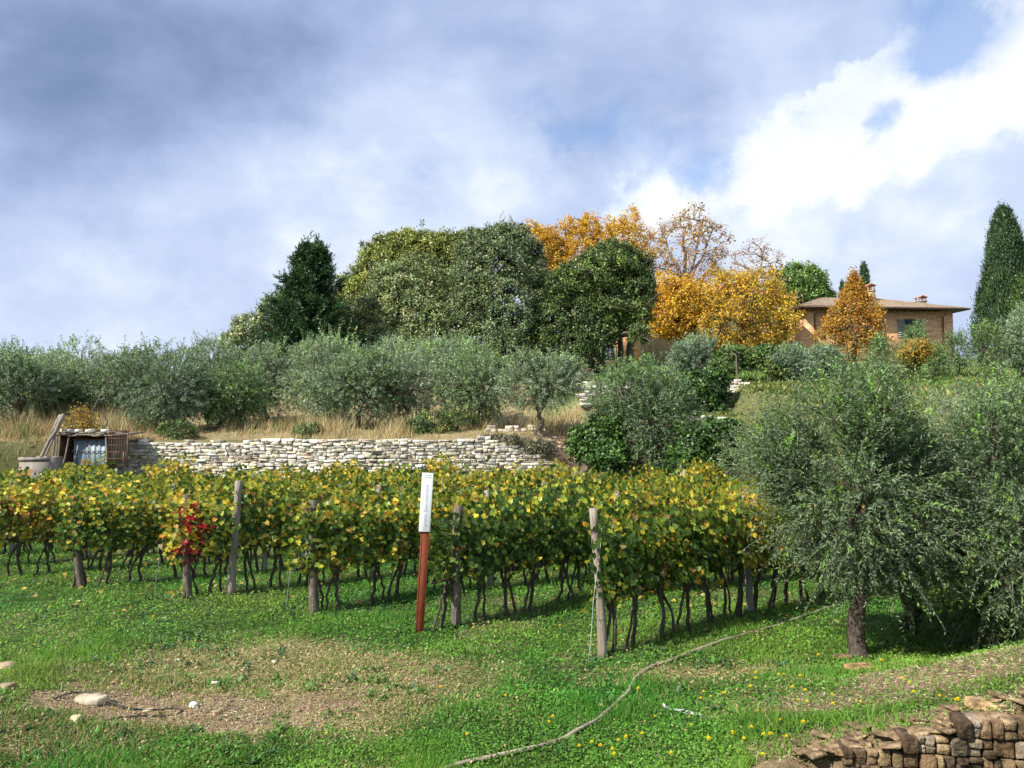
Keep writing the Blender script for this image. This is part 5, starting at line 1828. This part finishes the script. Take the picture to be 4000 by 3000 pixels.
def window(parent, x, y, z, w, h, shutters=True, ny=-1):
    g = G()
    box(g, (x, y - .02, z + h / 2 + .05), (w + .2, .12, .10))
    box(g, (x, y - .02, z - h / 2 - .05), (w + .2, .16, .10))
    box(g, (x - w / 2 - .05, y - .02, z), (.10, .12, h))
    box(g, (x + w / 2 + .05, y - .02, z), (.10, .12, h))
    box(g, (x, y - .03, z), (.06, .05, h))
    box(g, (x, y - .03, z + h * .1), (w, .045, .05))
    f = obj('window', g, M['wood_tan'], parent)
    g = G()
    box(g, (x, y - .004, z), (w, .03, h))
    obj('pane', g, M['glass'], f)
    if shutters:
        for s in (-1, 1):
            g = G()
            xc = x + s * (w / 2 + .12 + w * .3)
            for k in range(9):
                box(g, (xc, y - .07, z - h / 2 + h * (k + .5) / 9), (w * .52, .03, h / 9 * .8), rx=.25)
            box(g, (xc - w * .28, y - .07, z), (.06, .045, h))
            box(g, (xc + w * .28, y - .07, z), (.06, .045, h))
            obj('shutter', g, M['shutter'], parent)
    return f

def chimney(parent, x, y, z0, h, w=.75):
    g = G()
    box(g, (x, y, z0 + h * .35), (w, w * .8, h * .7), 0)
    box(g, (x, y, z0 + h * .71), (w + .16, w * .8 + .16, .10))
    ch = obj('chimney', g, M['wood_tan'] if False else M['chimney'], parent)
    g = G()
    zt = z0 + h * .74
    for dx in (-1, 0, 1):
        for dy in (-1, 1):
            box(g, (x + dx * w * .4, y + dy * w * .32, zt + h * .10), (.14, .14, h * .20))
    zc = zt + h * .20
    for s in (-1, 1):
        box(g, (x + s * w * .27, y, zc + .13), (w * .68, w + .1, .07), ry=s * .42)
    obj('chimney_cap', g, M['cap'], ch)
    return ch
M['chimney'] = rough_mat('chimney_render', [(.3, (.30, .27, .20)), (.7, (.48, .43, .33))], 3, .9, .1)
M['cap'] = rough_mat('chimney_brick', [(.3, (.40, .18, .11)), (.7, (.55, .28, .18))], 5, .9, .1)

def brick_house():
    A = at(3148, 1205, 85)
    B = at(3722, 1235, 86.8)
    d = B - A
    ang = math.atan2(d[1], d[0])
    Lx = float(np.hypot(d[0], d[1]))
    ez = 16.25
    zb = float(min(height(A[0], A[1]), height(B[0], B[1]))) - .8
    h = thing('brick_house', 'orange brick villa with hipped tile roof and two chimneys on the right', 'house', (A[0], A[1], zb), ang)
    E = ez - zb
    Dp = 13.0
    g = G()
    # walls as a hollow shell with a battered foot at the left end
    box(g, (Lx / 2, .2, E / 2), (Lx, .4, E))
    box(g, (.2, Dp / 2 + .2, E / 2), (.398, Dp - .4, E - .004))
    box(g, (Lx - .2, Dp / 2 + .2, E / 2), (.398, Dp - .4, E - .004))
    box(g, (Lx / 2, Dp + .15, E / 2), (Lx, .3, E - .008))
    obj('wall', g, M['brick'], h)
    g = G()
    bt = 1.5
    V = [(-.01, -.01, E * .93), (-.01, Dp * .8, E * .93), (-bt, -.25, 0), (-bt, Dp * .8, 0), (.01, -.01, 0), (.01, Dp * .8, 0), (.9, -.012, E * .93), (.9, -.25, 0)]
    g.add(V, [np.array([[0, 2, 3, 1], [0, 6, 7, 2], [1, 3, 5, 5]][:2])])
    obj('buttress', g, M['brick'], h)
    # roof
    ov = 1.25
    rid = 2.3
    a, b_, c_, d_ = (-ov, -ov, E), (Lx + ov, -ov, E), (Lx + ov, Dp + ov, E), (-ov, Dp + ov, E)
    r0, r1 = (Dp * .42, Dp / 2, E + rid), (Lx - Dp * .40, Dp / 2, E + rid)
    G_ = G()
    for q in ((a, b_, r1, r0), (c_, d_, r0, r1), (d_, a, r0, r0), (b_, c_, r1, r1)):
        t_ = tiled_slope(h, *[np.array(p) + [0, 0, .16] for p in q], M['tile'])
        G_.add(t_.V[0], t_.F[0])
    roof = obj('roof', G_, M['tile'], h)
    g = G()
    box(g, (Lx / 2, Dp / 2, E + .04), (Lx + 2 * ov, Dp + 2 * ov, .14))
    for k in range(int(Lx / .8)):
        box(g, (-.8 + k * .8, -ov / 2, E - .09), (.12, ov, .12))
    obj('eaves', g, M['dark_wood'], roof)
    g = G()
    tubes(g, [(-ov - .05, -ov - .08, E + .04), (Lx / 2, -ov - .08, E + .05), (Lx + ov, -ov - .08, E + .04)], [.09] * 3, 8)
    obj('gutter', g, M['copper'], h)
    for x in (1.0, Lx - 1.3):
        g = G()
        tubes(g, [(x, -ov - .05, E), (x, -.5, E - .5), (x, -.09, E - .8), (x, -.09, .5)], [.07] * 4, 8)
        obj('downpipe', g, M['copper'], h)
    ch = chimney(roof, Lx * .60, Dp * .38, E + 1.1, 2.8, 1.0)
    ch = chimney(roof, Lx * .93, Dp * .30, E + .4, 1.9, 1.0)
    g = G()
    box(g, (Lx * .60, Dp * .30, E + 1.35), (1.5, 1.4, .25), rx=.35)
    obj('chimney_flashing', g, M['cap'], roof)
    window(h, Lx * .70, 0, E - 2.2, 1.25, 2.2)
    window(h, Lx * .22, 0, E - 2.2, 1.25, 2.2)
    window(h, Lx * .45, 0, E - 2.2, 1.25, 2.2)
    for (px) in (3130, 3160):
        pass
    g = G()
    for x in (-.1, 1.0):
        tubes(g, [(x, Dp * .2, E), (x, Dp * .2, E + 2.2)], [.05, .05], 6)
    obj('vent_pipe', g, M['copper'], roof)
brick_house()

def pale_house():
    A = at(2555, 1135, 76)
    B = at(3080, 1140, 82)
    d = B - A
    ang = math.atan2(d[1], d[0])
    Lx = float(np.hypot(d[0], d[1]))
    zb = float(min(height(A[0], A[1]), height(B[0], B[1]))) - .6
    E = A[2] - zb
    Dp = 9.0
    h = thing('farmhouse', 'cream plastered house with orange tile roof behind the golden trees', 'house', (A[0], A[1], zb), ang)
    g = G()
    box(g, (Lx / 2, .2, E / 2), (Lx, .4, E))
    box(g, (.2, Dp / 2, E / 2), (.398, Dp - .8, E - .004))
    box(g, (Lx - .2, Dp / 2, E / 2), (.398, Dp - .8, E - .004))
    box(g, (Lx / 2, Dp - .2, E / 2), (Lx, .398, E - .008))
    obj('wall', g, M['plaster'], h)
    ov, rid = .8, 1.9
    a, b_, c_, d_ = (-ov, -ov, E), (Lx + ov, -ov, E), (Lx + ov, Dp + ov, E), (-ov, Dp + ov, E)
    r0, r1 = (Dp * .5, Dp / 2, E + rid), (Lx - Dp * .5, Dp / 2, E + rid)
    G_ = G()
    for q in ((a, b_, r1, r0), (c_, d_, r0, r1), (d_, a, r0, r0), (b_, c_, r1, r1)):
        t_ = tiled_slope(h, *[np.array(p) + [0, 0, .16] for p in q], M['tile_orange'])
        G_.add(t_.V[0], t_.F[0])
    roof = obj('roof', G_, M['tile_orange'], h)
    g = G()
    box(g, (Lx / 2, Dp / 2, E + .04), (Lx + 2 * ov, Dp + 2 * ov, .14))
    obj('eaves', g, M['dark_wood'], roof)
    for fx, zz in ((.2, E - 2), (.5, E - 2), (.8, E - 2), (.5, E - 5.6), (.62, E - 5.6)):
        window(h, Lx * fx, 0, zz, 1.1, 1.7, shutters=zz > E - 3)
pale_house()

def annex():
    A = at(2310, 1245, 70)
    B = at(2580, 1245, 71)
    zb = float(height(A[0], A[1])) - .5
    E = A[2] - zb
    Lx = B[0] - A[0]
    h = thing('annex', 'low brick and stone wing seen between the bare dark trunks', 'house', (A[0], A[1], zb), 0)
    g = G()
    box(g, (Lx * .34, 2.5, E / 2), (Lx * .68, 5, E))
    obj('wall', g, M['brick'], h)
    g = G()
    g.add(*[(tiled_slope(None, (-.4, -.5, E), (Lx * .72, -.5, E), (Lx * .72, 5.4, E + 1.2), (-.4, 5.4, E + 1.2), None)).V[0], tiled_slope(None, (-.4, -.5, E), (Lx * .72, -.5, E), (Lx * .72, 5.4, E + 1.2), (-.4, 5.4, E + 1.2), None).F[0]])
    obj('roof', g, M['tile_orange'], h)
    window(h, Lx * .26, 0, 1.2 + E * .1, .9, 1.3, shutters=False)
annex()

# ------------------------------------------------------------------ shed, tank and poles at the left
def shed():
    Y0 = 28.6
    zs = float(height(-14.7, Y0))
    b = at(370, 1832, Y0)
    L_ = lambda px, py, dy=0.0: at(px, py, Y0 + dy) - np.array([b[0], Y0, b[2]])
    s = thing('shed', 'makeshift shed with grey-blue metal sheet, poles and a stone-weighted roof', 'shed', (b[0], Y0, b[2]), 0)
    M['sheet'] = rough_mat('galvanised_sheet', [(.3, (.10, .14, .17)), (.6, (.18, .23, .27)), (.8, (.28, .32, .36))], 2.5, .5, 0, stretch=(1, 1, .25), metallic=.2)
    def panel(x0, x1, z0, z1, name, mat, y=0.0, step=.10, amp=.016):
        n = int((x1 - x0) / step) * 4
        xs_ = np.linspace(x0, x1, n + 1)
        yy = y + amp * np.sin(xs_ / step * pi)
        lo = np.stack([xs_, yy, np.full(n + 1, z0)], -1)
        hi = np.stack([xs_, yy, np.full(n + 1, z1)], -1)
        back = np.array([0, .012, 0])
        V = np.concatenate([lo, hi, lo + back, hi + back])
        k = np.arange(n)
        m = n + 1
        F = np.concatenate([np.stack([k, k + 1, k + m + 1, k + m], -1), np.stack([k + 2 * m, k + 3 * m, k + 3 * m + 1, k + 2 * m + 1], -1), np.stack([k + m, k + m + 1, k + 3 * m + 1, k + 3 * m], -1)])
        g = G()
        g.add(V, F)
        return obj(name, g, mat, s)
    a, c = L_(288, 1797), L_(418, 1717)
    panel(a[0], c[0], a[2] - .2, c[2], 'metal_sheet', M['sheet'])
    g = G()
    for px in (300, 340, 378, 416):
        p, q = L_(px, 1800), L_(px, 1715)
        tubes(g, [p + [0, -.05, -.2], q + [0, -.05, .05]], [.012, .012], 5)
    for py in (1717, 1762):
        p, q = L_(286, py), L_(420, py)
        tubes(g, [p + [0, -.05, 0], q + [0, -.05, 0]], [.015, .015], 5)
    obj('frame', g, M['rust_thin'], s)
    # plank wall, dark inside
    g = G()
    for k in range(12):
        p = L_(424 + k * 6, 1790)
        box(g, (p[0], .12 + .01 * (k % 3), p[2] + .33), (.055, .02, 1.0 + .05 * (k % 4)))
    obj('planks', g, M['wood_tan'], s)
    g = G()
    p, q = L_(215, 1800, 1.6), L_(500, 1700, 1.6)
    box(g, ((p[0] + q[0]) / 2, 1.6, (p[2] + q[2]) / 2), (q[0] - p[0], .08, q[2] - p[2] + .4))
    p = L_(215, 1800)
    box(g, (p[0] + .1, .85, p[2] + .5), (.06, 1.5, 1.2))
    obj('back_wall', g, M['dark_wood'], s)
    # roof of old boards and slabs
    r = np.random.default_rng(5)
    g = G()
    for k in range(16):
        px = 238 + k * 16
        p = L_(px, 1697 - 3 * math.sin(k * 1.3))
        box(g, (p[0], .7, p[2] + .02 * (k % 3)), (.19, 1.9, .035), 0, rx=.04, ry=r.normal(0, .1))
    for k in range(7):
        p = L_(245 + k * 36, 1690)
        q = L_(285 + k * 36, 1686 + r.uniform(-4, 6))
        tubes(g, [p + [0, -.22, 0], q + [0, -.25, 0]], [.03, .022], 6)
    roof = obj('roof', g, M['wood_tan'], s)
    g = G()
    for px, w in ((253, .42), (272, .4), (300, .3), (405, .25), (345, .3)):
        p = L_(px, 1687)
        stone(g, (p[0], .1, p[2] + .04), (w, .35, .14), (1, 1, 1), r, ST4, 4, .1)
    obj('roof_stones', g, M['stone'], roof)
    for (x0, y0, x1, y1, rr) in ((212, 1795, 224, 1688, .035), (224, 1790, 232, 1700, .025), (256, 1800, 280, 1686, .035), (422, 1800, 426, 1692, .045)):
        g = G()
        p, q = L_(x0, y0), L_(x1, y1)
        t = np.linspace(0, 1, 6)[:, None]
        P = (p + [0, -.12, -.25]) * (1 - t) + (q + [0, -.12, .05]) * t
        P[1:-1] += r.normal(0, .015, (4, 3))
        tubes(g, P, np.linspace(rr, rr * .8, 6), 6)
        obj('pole', g, M['wood_grey'], s)
shed()

def grid():
    Y0 = 28.3
    a, c = at(424, 1792, Y0), at(498, 1686, Y0)
    g = G()
    for k in range(8):
        x = a[0] + (c[0] - a[0]) * k / 7
        tubes(g, [(x, Y0, a[2] - .3), (x, Y0, c[2])], [.011, .011], 5)
    for k in range(5):
        z = a[2] + (c[2] - a[2]) * k / 4
        tubes(g, [(a[0], Y0 - .025, z), (c[0], Y0 - .025, z)], [.011, .011], 5)
    tubes(g, [(c[0] + .03, Y0, a[2] - .35), (c[0] + .03, Y0, at(498, 1658, Y0)[2])], [.024, .02], 6)
    tag(obj('iron_grid', g, M['rust_thin']), 'rusty iron grid standing between the shed and the white wall', 'grid')
grid()

def tank():
    Y0 = 27.3
    a, c = at(73, 1850, Y0), at(190, 1787, Y0)
    zb = float(height(a[0], Y0)) - .1
    w, hh = c[0] - a[0], c[2] - zb
    m = rough_mat('stained_concrete', [(.3, (.14, .12, .10)), (.55, (.25, .22, .19)), (.8, (.34, .31, .28))], 3, .9, .3)
    t = thing('concrete_tank', 'open grey concrete tank with red stain behind the leftmost vines', 'tank', (a[0], Y0, zb), 0)
    g = G()
    th = .07
    dpt = .9
    box(g, (w / 2, th / 2, hh / 2), (w, th, hh))
    box(g, (w / 2, dpt - th / 2, hh / 2), (w, th, hh))
    box(g, (th / 2, dpt / 2, hh / 2), (th - .004, dpt - 2 * th, hh - .004))
    box(g, (w - th / 2, dpt / 2, hh / 2), (th - .004, dpt - 2 * th, hh - .004))
    box(g, (w / 2, dpt / 2, hh * .6), (w - 2 * th, dpt - 2 * th, .05))
    o = obj('body', g, m, t)
    g = G()
    box(g, (w / 2, -.015, hh - .06), (w + .06, .03, .12))
    obj('rim', g, m, t)
    g = G()
    k = 26
    for cx, cz, rr in ((w * .12, hh * .62, .16), (w * .3, hh * .66, .17), (w * .2, hh * .56, .2)):
        an = np.linspace(0, 2 * pi, k, endpoint=False)
        q = rr * (1 + .2 * np.sin(an * 3 + cx) + .1 * np.sin(an * 7))
        V = np.stack([cx + np.cos(an) * q, np.full(k, -.004 - cx * .002), cz + np.sin(an) * q * .7], -1)
        g.add(V, np.arange(k)[None, :])
    obj('red_paint', g, rough_mat('faded_red_paint', [(.3, (.42, .07, .06)), (.7, (.55, .2, .17))], 4, .8, 0), t)
tank()

def poles():
    r = np.random.default_rng(3)
    Y0 = 28.0
    for i, (x0, y0, x1, y1, lab) in enumerate([(147, 1785, 250, 1618, 'thick split wooden pole leaning right above the concrete tank'), (168, 1782, 243, 1622, 'second leaning pole, directly right of the thick split one'), (205, 1668, 240, 1622, 'short thick log at the top of the leaning poles')]):
        p, q = at(x0, y0, Y0 + .15 * i), at(x1, y1, Y0 + .2 + .15 * i)
        p[2] -= .25
        t = np.linspace(0, 1, 7)[:, None]
        P = p * (1 - t) + q * t
        P[1:-1] += r.normal(0, .012, (5, 3))
        g = G()
        tubes(g, P, np.linspace(.05, .075, 7) if i == 0 else (np.linspace(.035, .045, 7) if i == 1 else np.linspace(.07, .09, 7)), 7)
        tag(obj('leaning_pole', g, M['wood_grey'], smooth=True), lab, 'pole', 'poles leaning beside the shed')
    g = G()
    p, q = at(348, 1625, 31), at(412, 1503, 31)
    tubes(g, [p - (q - p) * .5, q], [.016, .012], 5)
    tag(obj('cane', g, M['wood_grey']), 'long thin pale cane slanting up in front of the olives over the shed', 'cane')
    g = G()
    p = [at(398, 1690, 29), at(408, 1670, 29), at(420, 1650, 29), at(412, 1632, 29), at(400, 1618, 29), at(388, 1590, 29)]
    tubes(g, smooth_path(p, 16), np.linspace(.035, .008, 16), 6)
    for e in ((395, 1612), (425, 1600)):
        tubes(g, [at(412, 1632, 29), at(*e, 29)], [.012, .005], 5)
    tag(obj('bare_branch', g, M['bark_dark']), 'crooked dark bare branch rising from the shed roof', 'branch')
poles()
